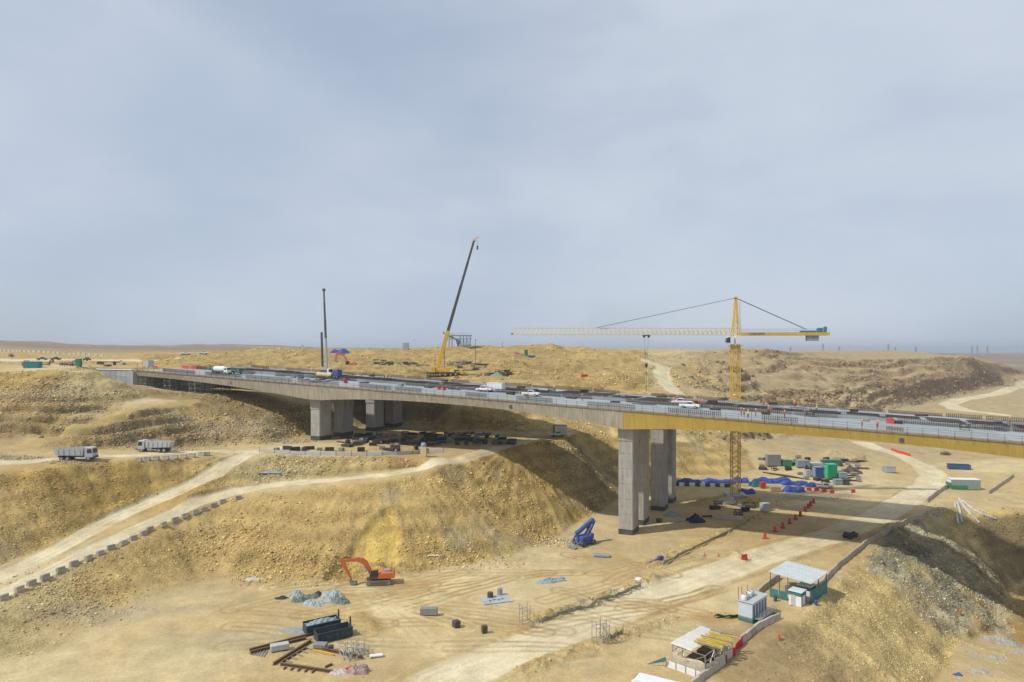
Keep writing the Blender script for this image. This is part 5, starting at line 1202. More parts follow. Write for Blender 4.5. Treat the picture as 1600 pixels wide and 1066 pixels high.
for k in range(2): MB().box((-2.0 + 3.2 * k, 0, .75), (2.4, 2.0, 1.5)).build('plywood_box', M_wood, TS)
def rotp(x, y, a=WY): q = Matrix.Rotation(a, 3, 'Z') @ Vector((x, y, 0)); return q.x, q.y
TSB = gz(28.3, 101.3)
for k in range(11):
    u = k / 10; x0, y0 = rotp(-2.6 + 5.4 * u + rnd.uniform(-.4, .4), .1 + rnd.uniform(-.3, .3)); x1, y1 = rotp(-1.0 + 5.6 * u + rnd.uniform(-.5, .5), -3.2 - rnd.uniform(-.2, .6))
    tag(MB().beam((28.3 + x0, 101.3 + y0, TSB + 3.72 + .05 * (k % 3)), (28.3 + x1, 101.3 + y1, TSB + 3.24 + .05 * (k % 3)), .2, .16).build('timber_beam', mat('yellow_timber', (.58, .42, .07), .7, var=.2) if k % 5 else M_wood2), 'yellow timber beam lying across the torn edge of the shelter roof', 'beam', 'yellow beams on the shelter roof')
x0, y0 = rotp(-5.6, 2.9); x1, y1 = rotp(-6.6, 5.6)
tag(MB().sheet(6, 3, lambda u, v: (28.3 + x0 + (x1 - x0) * u, 101.3 + y0 + (y1 - y0) * u, TSB + (1.7 - 1.6 * u) * (.6 + .4 * v))).build('net_sheet', M_teal, None, solid=.03), 'green net sheet stretched from the shelter corner to the sand', 'netting')
tag(MB().sheet(14, 5, lambda u, v: Vector((36.2, 107.0, 0)).lerp(Vector((31.5, 100.3, 0)), u) + Vector((.25 * math.sin(u * 13), .2 * math.sin(u * 9 + v), gz(33.9, 103.6) + 1.15 * v + .12 * math.sin(u * 11) * v))).build('red_barrier_mesh', mat('red_mesh', (.55, .02, .05), .8, var=.25, scale=2), None, smooth=True, solid=.03), 'red safety mesh between two runs of barrier wall', 'netting')

M_tealc = mat('cabin_teal', (.03, .22, .26), .6, var=.15)
def container(name, label, loc, rz, d, m, m2=None, cat='container', ribs=True, group=None):
    r = thing(name, label, cat, loc, rz, group); l, w2, h = d
    bd_ = MB().box((0, 0, h / 2 + .1), (l, w2, h)).build('shell', m, r, bevel=.04)
    if ribs:
        n = int(l / .9)
        for sg in (-1, 1):
            for k in range(n): MB().box((-l / 2 + (k + .5) * l / n, sg * (w2 / 2 + .02), h / 2 + .1), (l / n * .45, .06, h - .35)).build('rib', m, bd_)
    MB().box((0, 0, h + .14), (l + .12, w2 + .12, .1)).build('roof', m2 or m, r)
    dd = MB().box((-l / 2 - .03, 0, h / 2 + .05), (.06, w2 * .8, h * .86)).build('door', m2 or m, r); MB().box((-l / 2 - .08, .12, h / 2), (.04, .06, h * .7)).build('lock_bar', M_galv, dd)
    for x in (-l / 2 + .3, l / 2 - .3):
        for y in (-w2 / 2 + .2, w2 / 2 - .2): MB().box((x, y, 0), (.3, .3, .3)).build('foot', M_dkgrey, r)
    return r
c_ = container('site_container', 'long cabin with white roof and dark green front near the pit edge', on(1505, 764), R(-6), (9.0, 3.6, 3.2), mat('grey_green_panel', (.24, .33, .31), .6, var=.2, dust=.15), M_white); MB().box((-4.6, 0, 1.3), (.08, 3.5, 1.8)).build('front_net', M_green, c_); MB().box((-2.0, -1.85, .8), (5.0, .06, 1.3)).build('side_net', M_green, c_)
container('green_container', 'bright green container standing upright among the stores', on(1298, 748), R(4), (3.4, 2.6, 5.0), mat('bright_green', (.02, .30, .15), .5, var=.15, dust=.05), mat('light_green', (.07, .46, .26), .5, var=.1))
container('blue_container', 'dark blue container left of the bright green one', on(1278, 746), R(4), (3.0, 2.6, 3.6), M_blue, M_bgrey)
container('white_box', 'white box trailer behind a white pickup on the deck', deck_xy(775, 612), -BA, (5.2, 2.3, 2.5), M_white, None, 'trailer')
container('site_cabin', 'white cabin with green roof on the terrace behind the bridge', on(875, 679), R(10), (4.2, 2.6, 3.0), M_white, M_green, 'cabin', False)
container('site_cabin', 'low teal and white cabin on the left plateau edge', on(51, 575), R(8), (4.6, 2.4, 2.0), M_tealc, M_bgreyl, 'cabin', False)
container('portable_toilet', 'green portable toilet at the brink of the left plateau', on(123, 573), R(0), (1.5, 1.5, 2.5), M_green, M_bgreyl, 'toilet', False)
p = Vector(H(822, 564, 372)); container('portable_toilet', 'green portable toilet on the far slope right of the mobile crane', (p.x, p.y, gz(p.x, p.y)), R(0), (1.9, 1.9, 3.4), M_green, M_bgreyl, 'toilet', False)
p = Vector(H(827, 565, 370)); container('green_crate', 'long low green crate beside the toilet on the far slope', (p.x + 1.2, p.y - 2, gz(p.x + 1.2, p.y - 2)), R(0), (4.0, 1.4, 1.2), M_teal, None, 'crate', False)
container('white_cabinet', 'white electrical cabinet on the floor right of the crane foot', on(1195, 799), R(20), (2.4, 1.6, 2.2), M_bgreyl, None, 'cabinet', False)
container('site_hut', 'small white hut at the left end of the deck', deck_xy(232, 573.5), -BA, (3.0, 2.4, 2.4), M_bgreyl, None, 'hut', False)
container('pump_cabin', 'white and blue pump cabin on the sand left of the curved road', on(1389, 738), R(5), (4.0, 2.4, 2.0), M_bgreyl, M_bgrey, 'cabin', False)
p = Vector(H(634, 545.8, 440)); container('concrete_block', 'tall grey block on the ridge skyline left of the mobile crane', (p.x, p.y, gz(p.x, p.y) - .4), 0, (3.5, 3, 4.6), M_concb, None, 'block', False)
# skips
def skip(label, loc, rz, m, fill=None, l=5.6, w2=2.3, h=1.35, hook=True):
    r = thing('skip', label, 'skip', loc, rz); b = MB()
    b.box((0, 0, .2), (l, w2, .1))
    for y in (-w2 / 2, w2 / 2): b.box((0, y, .2 + h / 2), (l, .08, h))
    for x in (-l / 2, l / 2): b.box((x, 0, .2 + h / 2), (.08, w2 - .1, h))
    s_ = b.build('shell', m, r)
    for sg in (-1, 1):
        for k in range(7): MB().box((-l / 2 + .4 + k * (l - .8) / 6, sg * (w2 / 2 + .08), .2 + h / 2), (.1, .08, h)).build('rib', m, s_)
        MB().box((0, sg * (w2 / 2 + .05), .25 + h), (l + .1, .16, .1)).build('rim', m, s_)
        MB().box((-.9, sg * (w2 / 2 + .125), .35 + h * .45), (1.6, .012, .42)).build('painted_panel', M_bgreyl if False else m, s_)
    if hook: MB().beam((l / 2, -.35, h * .6), (l / 2, -.12, h + 1.5), .12).beam((l / 2, .35, h * .6), (l / 2, .12, h + 1.5), .12).beam((l / 2, -.15, h + 1.5), (l / 2, .15, h + 1.5), .12).build('hook_frame', m, r)
    if fill: MB().sheet(10, 6, lambda u, v: (-l / 2 + .15 + (l - .3) * u, -w2 / 2 + .15 + (w2 - .3) * v, .5 + (h - .3) * fill[1] * (.6 + .5 * math.sin(u * 3.1) * math.sin(v * 3.1)) + .1 * math.sin(u * 31 + v * 9) + .08 * math.sin(v * 27 - u * 13))).build('contents', fill[0], r)
    return r
M_skip = mat('skip_blue_black', (.018, .045, .065), .55, var=.3, dust=.08)
skip('dark blue skip heaped with grey scrap, behind the other skip', on(503, 985), R(33), M_skip, (M_bgrey, 1.25))
skip('dark blue open skip nearly empty, in front of the heaped one', on(521, 997), R(33), M_skip, (M_wood2, .25))
skip('small blue skip beyond the pale cabin near the right edge', on(1498, 733), R(-18), mat('skip_blue', (.02, .09, .22), .55, var=.2, dust=.1), None, 7.5, 2.4, 1.6, False)
# steel beams and timber on the ground
def beam_thing(label, a, b_, wd=.34, h=.4, m=None, group=None, name='steel_beam'):
    A = on(*a); B = on(*b_); A.z += h / 2 + .05; B.z += h / 2 + .05; c = (A + B) / 2; d = (B - A); o = MB(); u = d / 2
    pr = Vector((-d.y, d.x, 0)).normalized()
    o.beam(-u + Vector((0, 0, h * .42)), u + Vector((0, 0, h * .42)), wd, h * .16); o.beam(-u - Vector((0, 0, h * .42)), u - Vector((0, 0, h * .42)), wd, h * .16); o.beam(-u, u, wd * .2, h * .7)
    x = o.build(name, m or M_wood); x.location = c; return tag(x, label, 'beam', group)
beam_thing('long brown steel beam running up to the skips, upper of two', (390, 1018), (490, 992)); beam_thing('long brown steel beam lying just below its twin by the skips', (391, 1022), (478, 999))
beam_thing('brown steel beam slanting from the skips to the lower left', (427, 1040), (486, 1003)); beam_thing('brown steel beam lying parallel inside the slanting one', (441, 1036), (478, 1014), .25, .3)
beam_thing('brown steel beam along the bottom of the storage yard', (438, 1040), (520, 1052)); beam_thing('brown beam reaching from the grey panel to the frame rack', (504, 1016), (566, 1030))
beam_thing('short brown beam lying alone inside the yard', (508, 1044), (519, 1039), .25, .25); beam_thing('yellow painted beam below the grey panel', (489, 1018), (521, 1025), .25, .25, M_cyel)
for k in range(5): beam_thing('short timber sleeper poking out below the bottom beam', (447 + k * 11, 1043 + k * 1.4), (443 + k * 11, 1047 + k * 1.4), .2, .18, M_wood, 'sleepers below the bottom beam', 'timber_sleeper')
for k in range(5): beam_thing('short timber sleeper between the slanting beams', (446 + k * 8, 1033 - k * 5), (456 + k * 8, 1036 - k * 5), .18, .15, M_wood2, 'sleepers between the slanting beams', 'timber_sleeper')
for k in range(6): beam_thing('thin pale bar in the fan of bars at the beam ends', (392 + k * 4, 1024 + k * .6), (397 + k * 4.2, 1015 + (k % 3)), .12, .1, M_galv, 'bars at the left beam ends', 'steel_bar')
def slab(name, label, px, py, d, rz, m, cat, legs=True):
    r = thing(name, label, cat, on(px, py), rz); MB().box((0, 0, d[2] / 2 + .12), d).build('slab_body', m, r, bevel=.08)
    for x in (-d[0] * .35, d[0] * .35): MB().box((x, 0, .06), (.2, d[1] * .9, .22)).build('skid', M_wood, r)
    return r
slab('water_trough', 'pale grey rounded trough lying between the brown beams', 437, 1016, (2.7, 1.2, .9), R(25), M_bgreyl, 'trough')
slab('panel_stack', 'grey panel stack in the yard right of the slanting beam', 501, 1013, (2.0, 1.2, .7), R(-5), M_grey, 'panel'); slab('blue_box', 'small dark blue box right of the grey panel', 517, 1017, (.8, .8, .7), R(10), M_skip, 'box')
slab('concrete_block', 'grey concrete block standing alone on the sand right of the excavator', 670, 961, (3.0, 1.0, 1.2), R(-3), M_grey, 'block')
slab('dark_crate', 'small dark crate on the sand below the grey block', 713, 980, (1.1, 1.1, 1.0), R(35), M_dkgrey, 'crate')
slab('generator', 'small black and red generator by the drum slab', 757, 989, (.9, .8, 1.1), R(20), M_dkgrey, 'generator')
CS = thing('concrete_slab', 'flat pale concrete pad with holes on the sand', 'slab', on(775, 938), R(18))
MB().box((0, 0, .08), (5.4, 3.6, .22)).build('pad', M_concb, CS)
for k in range(4): MB().cyl((-1.2 + k * .8, -.5 + .3 * (k % 2), .16), (-1.2 + k * .8, -.5 + .3 * (k % 2), .205), .28, n=10).build('hole_cover', M_dkgrey, CS)
def drum2(name, label, px, py, r_, h, m, cat='drum', dz=0.):
    r = thing(name, label, cat, on(px, py, dz)); lathe(MB(), [(r_, 0), (r_ * 1.04, .05), (r_, .1), (r_, h * .33), (r_ * 1.04, h * .36), (r_, h * .39), (r_, h * .66), (r_ * 1.04, h * .69), (r_, h * .72), (r_, h - .05), (r_ * .9, h)], 12).build('drum_body', m, r); MB().cyl((r_ * .4, 0, h - .02), (r_ * .4, 0, h + .05), .08, n=8).build('bung', M_dkgrey, r)
drum2('black_drum', 'black drum at the upper left corner of the concrete pad', 766, 934, .55, 1.0, M_dkgrey); drum2('blue_drum', 'pale blue barrel behind the concrete pad', 781, 930, .5, 1.3, M_bgrey)
slab('tied_rebar_bundle', 'grey wire bundle lying below the boom lift', 940, 870, (3.6, 1.5, .5), R(-8), M_bgrey, 'bundle')
tag(MB().cyl(on(1014, 880, .25), on(1028, 874, .3), .16, n=8).build('blue_pipe', M_bgrey), 'thin blue pipe lying on the floor left of the long berm', 'pipe'); slab('blue_valve', 'blue valve block at the end of the thin blue pipe', 1032, 874, (1.3, .8, .6), R(25), M_blue, 'valve')
tag(lathe(MB(), [(.7, 0), (.75, .1), (.6, .35), (.2, .45)], 12).build('white_dome', M_white), 'white round cap at the end of the netted berm', 'cap').location = on(998, 906)

# crumpled heaps and tarpaulins
def heap(name, label, px, py, rx, ry, h, m, cat='heap', group=None, rz=0., seed=0, n=12, p=None, box=2.0):
    rr = random.Random(seed + int(px)); ph = [rr.uniform(0, 6.28) for _ in range(8)]
    def fn(u, v):
        a = u * 2 - 1; c = v * 2 - 1; e = max(0., 1 - abs(a) ** box * 1.0) ** .55 * max(0., 1 - abs(c) ** box) ** .55
        z = h * e * (.72 + .18 * math.sin(5 * a + ph[0]) + .16 * math.sin(7 * c + ph[1]) + .12 * math.sin(13 * a + 9 * c + ph[2]))
        w3 = 1 + .12 * math.sin(6 * math.atan2(c, a + 1e-6) + ph[3])
        q = max(abs(a), abs(c)); rr_ = math.hypot(a, c) or 1; k = (q / rr_) ** .6
        return (a * rx * w3 * k, c * ry * w3 * k, z - .12)
    loc = p if p is not None else on(px, py)
    o = MB().sheet(n, n, fn).build(name, m); o.location = loc; o.rotation_euler = (0, 0, rz); return tag(o, label, cat, group)
M_sheetw = mat('pale_sheeting', (.36, .40, .38), .6, var=.35, scale=3); M_sheetg = mat('grey_green_sheeting', (.15, .18, .165), .7, var=.4, scale=3); M_sheetd = mat('dark_sheeting', (.05, .055, .06), .8, var=.4, scale=3)
for a in (('dark flat sheet bundle at the left end of the scrap heaps', 440, 935, 1.4, .7, .6, M_sheetd), ('large pale sheeting heap at the left of the scrap', 463, 932, 1.7, 1.2, 1.4, M_sheetw), ('grey sheeting heap in front of the large pale one', 468, 939, 1.4, .9, 1.0, M_sheetg), ('green grey sheeting heap in the middle of the scrap', 487, 934, 1.6, 1.0, .9, M_sheetg),
          ('black bundle on top of the scrap heaps', 497, 930, 1.1, .8, .9, M_sheetd), ('pale sheeting heap lowest in the scrap group', 487, 945, 1.7, 1.1, 1.2, M_sheetw), ('pale crumpled heap at the bottom right of the low scrap', 497, 947, 1.2, .8, .7, M_sheetw), ('tall crumpled pale heap at the right of the scrap', 520, 933, 2.2, 1.3, 1.7, M_sheetw), ('grey green heap before the tall pale heap', 512, 940, 1.8, 1.0, 1.0, M_sheetw), ('dark green heap at the right end of the scrap', 534, 941, 1.6, 1.2, 1.1, M_sheetg)):
    heap('sheeting_heap', *a, 'scrap heap', rz=rnd.uniform(-.5, .5))
heap('wire_pile', 'grey tangle of wire and net on the open floor', 862, 908, 3.2, 1.3, .9, M_bgrey, rz=R(20)); heap('wire_pile', 'pale flat tail of the grey tangle on the floor', 847, 911, 1.8, .8, .35, M_bgrey)
heap('litter_patch', 'grey litter pile left of the skips', 455, 985, 2.6, 1.3, .3, M_bgrey); heap('litter_patch', 'pale litter pile left of the heaped skip, nearer it', 470, 988, 1.6, .9, .35, M_bgrey)
heap('sack_pile', 'white and pink sacks at the lower edge of the yard', 530, 1052, 1.5, .8, .8, mat('pink_white_sack', (.52, .45, .43), .8, var=.25, scale=2)); heap('sack_pile', 'large faded pink sacks right of the white ones', 560, 1050, 1.6, 1.0, 1.4, mat('faded_pink_sack', (.34, .25, .235), .8, var=.35, scale=2)); heap('sack_pile', 'red bag between the pink sacks', 546, 1048, .8, .6, .9, M_red)
heap('debris_heap', 'heap of pale broken frames left of the mound foot', 395, 905, 2.2, .8, .4, M_bgreyl)
heap('debris_heap', 'pale debris heap on the slope below the shelf', 424, 738, 3.0, .8, .5, M_bgrey)
heap('panel_scrap', 'pale flat board lying at the foot of the mound', 677, 867, 1.5, .6, .25, M_beige)
for a in (('blue tarpaulin stack just right of the far piers', 1076, 754, 4.4, 1.8, 1.5), ('long blue tarpaulin stack in the middle of the left tarps', 1120, 754, 6.0, 1.8, 1.4), ('blue tarpaulin stack at the crane mast', 1157, 753, 2.8, 1.8, 1.8), ('long bright blue tarpaulin stack right of the mast', 1207, 754, 6.8, 2.0, 1.9),
          ('bright blue tarpaulin stack right of the longest one', 1240, 757, 4.8, 1.7, 1.5), ('small blue tarpaulin stack near the silver pickup', 1271, 760, 3.0, 1.4, 1.4), ('dark blue draped mound at the edge of the bridge shadow', 1240, 768, 3.6, 1.8, 2.0), ('dark blue draped heap in the shadow right of the mast', 1166, 771, 3.0, 1.6, 1.6)):
    heap('tarpaulin_stack', *a, M_tarp, 'tarpaulin', rz=R(rnd.uniform(-6, 2)), box=5.)
heap('tarpaulin_stack', 'pale teal covered stack between the blue tarpaulins', 1183, 759, 2.6, 1.8, 2.4, mat('teal_tarpaulin', (.05, .22, .30), .7, var=.3, scale=2), 'tarpaulin', box=5.)
heap('tarpaulin_stack', 'bright blue tarpaulin on the far slope beside the upright boom', 531, 555, 5.6, 2.4, 2.6, M_tarp, 'tarpaulin', p=Vector((H(531, 553.5, 395)[0], 395, gz(H(531, 553.5, 395)[0], 395) + .6)), box=4.)
p = Vector(H(808, 565, 372)); heap('tarpaulin_stack', 'dull purple covered heap left of the far green toilet', 808, 565, 3.4, 1.6, 1.5, mat('dull_purple', (.16, .11, .15), .9, var=.3), 'heap', p=Vector((p.x, p.y, gz(p.x, p.y))))
p = Vector(H(913, 589, 325)); container('red_generator', 'small red generator box on the far rubble terrace', (p.x, p.y, gz(p.x, p.y)), R(10), (3.0, 1.6, 1.5), M_red, None, 'generator', False)
heap('dark_heap', 'brown heap of soil right of the green container', 1330, 738, 3.6, 2.2, 2.4, mat('brown_scrap', (.13, .09, .06), .9, var=.4, scale=2)); heap('sand_heap', 'low pale sand pile behind the green container', 1312, 716, 9, 6, 4.0, mat('yellow_sand', (.40, .32, .17), .95, var=.15, scale=.6, bump=.4), 'sand pile', n=20)
for k, (px, py, l, w2, h, m, lb) in enumerate(((1208, 728, 5, 2.4, 4.0, M_grey, 'tall grey frame rack at the back of the stores'), (1218, 727, 2, 2, 2, M_wood, 'brown crate right of the tall grey rack'), (1230, 728, 3.2, 2, 2.0, M_green, 'dark green crate at the back of the stores'), (1254, 730, 4.4, 2.4, 2.4, M_bgrey, 'grey blue crate at the back of the stores'), (1272, 728, 6, 2, .9, M_bgreyl, 'low pale panel stack behind the blue container'),
    (1292, 727, 4, 2, 1.8, M_teal, 'teal crate behind the green container'), (1306, 727, 4, 2, 1.8, M_green, 'dark green crate behind the green container'), (1262, 745, 2, 1.6, 2.2, M_bgreyl, 'small pale box left of the blue container'), (1317, 750, 2.4, 2, 2.4, M_bgrey, 'grey blue box right of the green container'), (1309, 757, 2.6, 2, 1.6, M_bgrey, 'pale blue box below the green container'), (1320, 757, 2.6, 2, 1.6, M_dkgrey, 'black box below the brown heap'), (1212, 768, 3.0, 1.6, 1.3, M_wood2, 'open timber crate below the bright blue tarpaulins'), (1192, 763, 1.6, 1.2, 1.8, M_red, 'red pallet right of the teal stack'), (1335, 743, 2.5, 1.4, .8, M_grey, 'low grey pallet at the right end of the stores'))):
    container('storage_crate', lb, on(px, py), R(rnd.uniform(-8, 8)), (l, w2, h), m, None, 'crate', h > 2)
for k in range(7): beam_thing('long rusty bar in the pile behind the bright blue tarpaulins', (1192 + k * 5, 739 + k * .9), (1232 + k * 4, 744 + k * .8), .3, .3, (M_rebar, M_wood)[k % 2], 'rusty bars behind the tarpaulins', 'steel_bar')
heap('pipe_roll', 'dark blue machine lying in the shadow below the far piers', 1087, 816, 2.6, 1.6, 2.2, mat('navy_plastic', (.012, .02, .06), .6, var=.3), 'machine', box=4.); heap('liner_sheet', 'long grey sheet lying left of the dark blue machine', 1066, 816, 4.0, 1.4, .5, M_bgrey, 'sheet'); heap('liner_sheet', 'grey covered heap at the foot of the far piers', 1050, 806, 2.6, 1.5, 1.4, M_bgrey, 'sheet'); slab('dark_crate', 'small black crate right of the nearest tall pier', 1030, 816, (1.4, 1.0, .9), R(5), M_dkgrey, 'crate')
heap('broken_concrete', 'white broken concrete heap left of the crane foot', 1136, 785, 2.6, 1.6, 2.2, mat('white_rubble', (.52, .49, .44), .9, var=.3, scale=2)); heap('timber_pile', 'yellow timber pile right of the crane mast in the shadow', 1177, 783, 3.2, 1.4, 1.0, mat('yellow_timber2', (.50, .33, .06), .8, var=.4, scale=2), 'timber')
# pale liners hanging over the cliff edge
for k, pl in enumerate(([(1498, 780), (1508, 795), (1518, 806), (1530, 818)], [(1504, 784), (1520, 797), (1536, 806), (1556, 812)], [(1496, 786), (1500, 800), (1503, 818)], [(1492, 788), (1495, 806), (1497, 820)])):
    Q = [on(x, y, .25) for x, y in pl]; b = MB()
    for a, c in zip(Q[:-1], Q[1:]): b.cyl(a, c, .32, n=6)
    tag(b.build('drain_hose', mat('pale_liner', (.50, .51, .50), .8, var=.3)), ('thick pale hose draped over the pit rim, steeper one', 'long pale hose draped rightwards over the pit rim', 'short pale hose hanging left of the long ones', 'leftmost pale hose hanging down the pit rim')[k], 'hose')
for k, (px, py, r_) in enumerate(((1560, 1000, 3.2), (1575, 1008, 2.6), (1540, 1000, 1.4), (1595, 1020, 2.0), (1555, 1028, 1.6), (1520, 1022, 1.0), (1530, 1050, 1.8))):
    heap('rubble_pile', ('grey stone pile on the pit floor, largest', 'grey stone pile right of the largest in the pit', 'small grey stone pile left in the pit', 'grey stone pile at the right picture edge in the pit', 'low grey stone pile in the middle of the pit floor', 'smallest grey stone pile at the slope foot', 'pale stone pile near the lower edge of the pit')[k], px, py, r_, r_ * .6, r_ * .35, mat('grey_stone_pile', (.36, .34, .29), .9, var=.45, scale=3, bump=.6), 'stone pile')
heap('blue_bag', 'blue bag lying at the foot of the pit slope', 1497, 1055, .9, .5, .6, M_blue, 'bag')
for k, (px, py) in enumerate(((1217, 1000), (1500, 960))): tag(lathe(MB(), [(.22, 0), (.24, .5), (.2, 1.0), (.1, 1.05)]).build('orange_marker', M_orange), ('orange marker standing on the brown rubble slope', 'orange marker low on the grey slope')[k], 'marker').location = on(px, py)
# berm netting and small scaffold towers
def net_run(label, pts, h=1.1):
    r = thing('net_fence', label, 'fence', on(*pts[0])); o = Vector(r.location); Q = [on(*p_) - o for p_ in pts]
    for a, c in zip(Q[:-1], Q[1:]):
        MB().sheet(6, 3, lambda u, v: a.lerp(c, u) + Vector((.15 * math.sin(u * 9 + a.x), .25 * math.sin(u * 5 + v * 2), h * v * (.75 + .2 * math.sin(u * 8 + a.x)) + .1))).build('net_panel', M_net, r, smooth=True, solid=.02)
    for a in Q: MB().cyl(a - Vector((0, 0, .3)), a + Vector((0, 0, h + .4)), .05, n=5).build('post', M_galv, r)
net_run('sagging green net fence along the berm left of the road', [(846, 974), (872, 963), (896, 956), (925, 950), (933, 941), (965, 933), (985, 924), (1000, 917)], .9)
net_run('short net fence right of the scaffold stand by the road', [(950, 1002), (962, 996), (974, 990)])
net_run('net fence along the foot of the long berm up to the crane', [(1036, 884), (1060, 870), (1085, 858), (1110, 846), (1140, 832), (1165, 818), (1185, 806)], .8)
scaffold_tower(on(820, 974), 1.4, 1.4, 3.2, 'scaffold_stand', 'thin grey scaffold stand at the left end of the net fence', 'scaffold', None, R(20)); scaffold_tower(on(935, 1002), 1.5, 1.5, 3.4, 'scaffold_stand', 'grey scaffold stand right at the dirt road edge', 'scaffold', None, R(20)); scaffold_tower(on(945, 1000), 1.1, 1.3, 3.0, 'scaffold_stand', 'smaller scaffold stand attached to the roadside one', 'scaffold', None, R(15)); scaffold_tower(on(835, 976), .7, 2.0, 1.3, 'scaffold_stand', 'low leaning frame beside the left scaffold stand', 'scaffold', None, R(-20))
for k in range(4): scaffold_tower(on(540 + k * 9, 1026 - k * 3 + (k % 2) * 5), 1.2, 2.4, 1.8, 'frame_rack', 'pale steel frame rack in the yard, number %s from the left' % ('one', 'two', 'three', 'four')[k], 'rack', None, R(28), .8, (M_bgreyl, M_galv)[k % 2])
slab('pipe_pallet', 'white pipe bundle at the right edge of the yard', 588, 1027, (2.0, .7, .3), R(15), M_white, 'bundle')
# water tank on its pedestal
WT = thing('tank_pedestal', 'pale yellow pedestal with a blue capped tank at the shelf edge', 'tank', on(662, 713)); MB().box((0, 0, 1.3), (1.7, 1.7, 2.6), taper=.85).build('pedestal', mat('cream_paint', (.60, .50, .27), .7, var=.1), WT, bevel=.05); lathe(MB(), [(.75, 2.6), (.8, 2.8), (.78, 3.3), (.5, 3.7), (.1, 3.8)], 12).build('tank_shell', M_bgrey, WT)
# fence along the shelf edge
SF = thing('shelf_fence', 'low pale fence along the brink of the shelf by the first piers', 'fence', on(405, 706)); o = Vector(SF.location)
Q = [on(405 + 24 * k, 707 + 5.5 * math.sin(k / 12 * 3.1)) - o for k in range(13)]
for a, c in zip(Q[:-1], Q[1:]): MB().sheet(3, 1, lambda u, v: a.lerp(c, u) + Vector((0, 0, .9 * v + .05))).build('fence_panel', M_bgreyl if rnd.random() < .6 else M_beige, SF, solid=.03)
for a in Q: MB().cyl(a - Vector((0, 0, .3)), a + Vector((0, 0, 1.5)), .06, n=5).build('post', M_dkgrey, SF)
# ------------------------------------------------------------------ stores and clutter, each its own thing
def proto_set():
    S = []
    r = thing('timber_stack', 'x', 'timber', (0, 0, -500))
    for k in range(4): MB().box((0, 0, .15 + k * .3), (2.6 - .1 * (k % 2), 1.2, .24)).build('timber_layer', mat('dark_timber', (.065, .052, .042), .9, var=.4, scale=2), r)
    S.append(r)
    r = thing('formwork_panel_stack', 'x', 'formwork', (0, 0, -500))
    for k in range(4): MB().box((.06 * (k % 2), 0, .14 + k * .24), (3.0, 1.8, .18)).build('panel', M_dkgrey if k % 2 else M_steel, r)
    S.append(r)
    r = thing('steel_trestle', 'x', 'trestle', (0, 0, -500))
    for x in (-1, 1):
        for y in (-.5, .5): MB().beam((x, y * 1.3, 0), (x, y * .7, 1.5), .12).build('leg', M_steel, r)
    MB().box((0, 0, 1.5), (2.5, .9, .14)).build('top_plate', M_steel, r); MB().box((0, 0, .7), (2.0, .8, .3)).build('tray', M_rebar, r); S.append(r)
    r = thing('black_tank', 'x', 'tank', (0, 0, -500))
    lathe(MB(), [(.7, 0), (.75, .1), (.75, 1.1), (.55, 1.4), (.2, 1.5)], 10).build('tank_shell', M_sheetd, r); MB().cyl((0, 0, 1.45), (0, 0, 1.6), .25, n=8).build('lid', M_dkgrey, r); S.append(r)
    r = thing('rebar_bundle', 'x', 'rebar', (0, 0, -500))
    for k in range(5): MB().cyl((-3, -.4 + .2 * k, .22 + .12 * (k % 2)), (3, -.4 + .2 * k, .22 + .12 * (k % 2)), .1, n=5).build('bar', M_rebar, r)
    for x in (-2, 2): MB().box((x, 0, .08), (.2, 1.3, .16)).build('sleeper', M_wood, r)
    S.append(r)
    r = thing('grey_pallet', 'x', 'pallet', (0, 0, -500))
    MB().box((0, 0, .6), (1.5, 1.2, .9)).build('load', M_grey, r, bevel=.04)
    for y in (-.45, 0, .45): MB().box((0, y, .07), (1.5, .12, .14)).build('runner', M_wood, r)
    S.append(r); return S
SET = proto_set(); KIND = ('dark timber stack', 'dark formwork panel stack', 'dark steel trestle', 'black round tank', 'rusty rebar bundle', 'grey loaded pallet'); used = [False] * 6
def scatter(k, loc, rz, where, group):
    lab = KIND[k] + ' ' + where
    if not used[k]: o = SET[k]; used[k] = True; o.location = loc; o.rotation_euler = (0, 0, rz)
    else: o = dup(SET[k], loc, rz)
    o.scale = (rnd.uniform(.75, 1.15), rnd.uniform(.75, 1.15), rnd.uniform(.35, .75) if 'deck' in where and k != 2 else rnd.uniform(.7, 1.1))
    tag(o, lab, ('timber', 'formwork', 'trestle', 'tank', 'rebar', 'pallet')[k], group + ', ' + KIND[k]); return o
taken = []
def clear(p_, r_=1.6):
    for q in taken:
        if (q - p_).length < r_: return False
    for s in (-99., 0., 2.5):
        for t in (0., 11., 28., 39.5):
            if (BO.xy + (E1 * s + E2 * t).xy - p_.xy).length < 4.2: return False
    taken.append(p_.copy()); return True
def field(px0, px1, py0, py1, n, where, group, wts, smin=1.6):
    c = 0; g = 0
    while c < n and g < n * 12:
        g += 1; p_ = on(rnd.uniform(px0, px1), rnd.uniform(py0, py1))
        if clear(p_, smin): scatter(rnd.choices(range(6), wts)[0], p_, rnd.uniform(-.6, .6), where, group); c += 1
field(535, 700, 681, 698, 48, 'in shade on the shelf, left part', 'stores on the shelf left', (4, 4, 3, 3, 2, 2), 2.0)
field(690, 800, 680, 696, 30, 'in shade on the shelf, right part', 'stores on the shelf right', (4, 4, 3, 3, 2, 1), 2.0)
field(640, 760, 677.5, 681, 10, 'close to the rock face behind the piers', 'stores at the rock face', (3, 3, 2, 2, 1, 0), 2.0)
field(432, 690, 701, 706, 16, 'right behind the shelf fence', 'stores behind the shelf fence', (3, 3, 1, 2, 0, 3), 2.5)
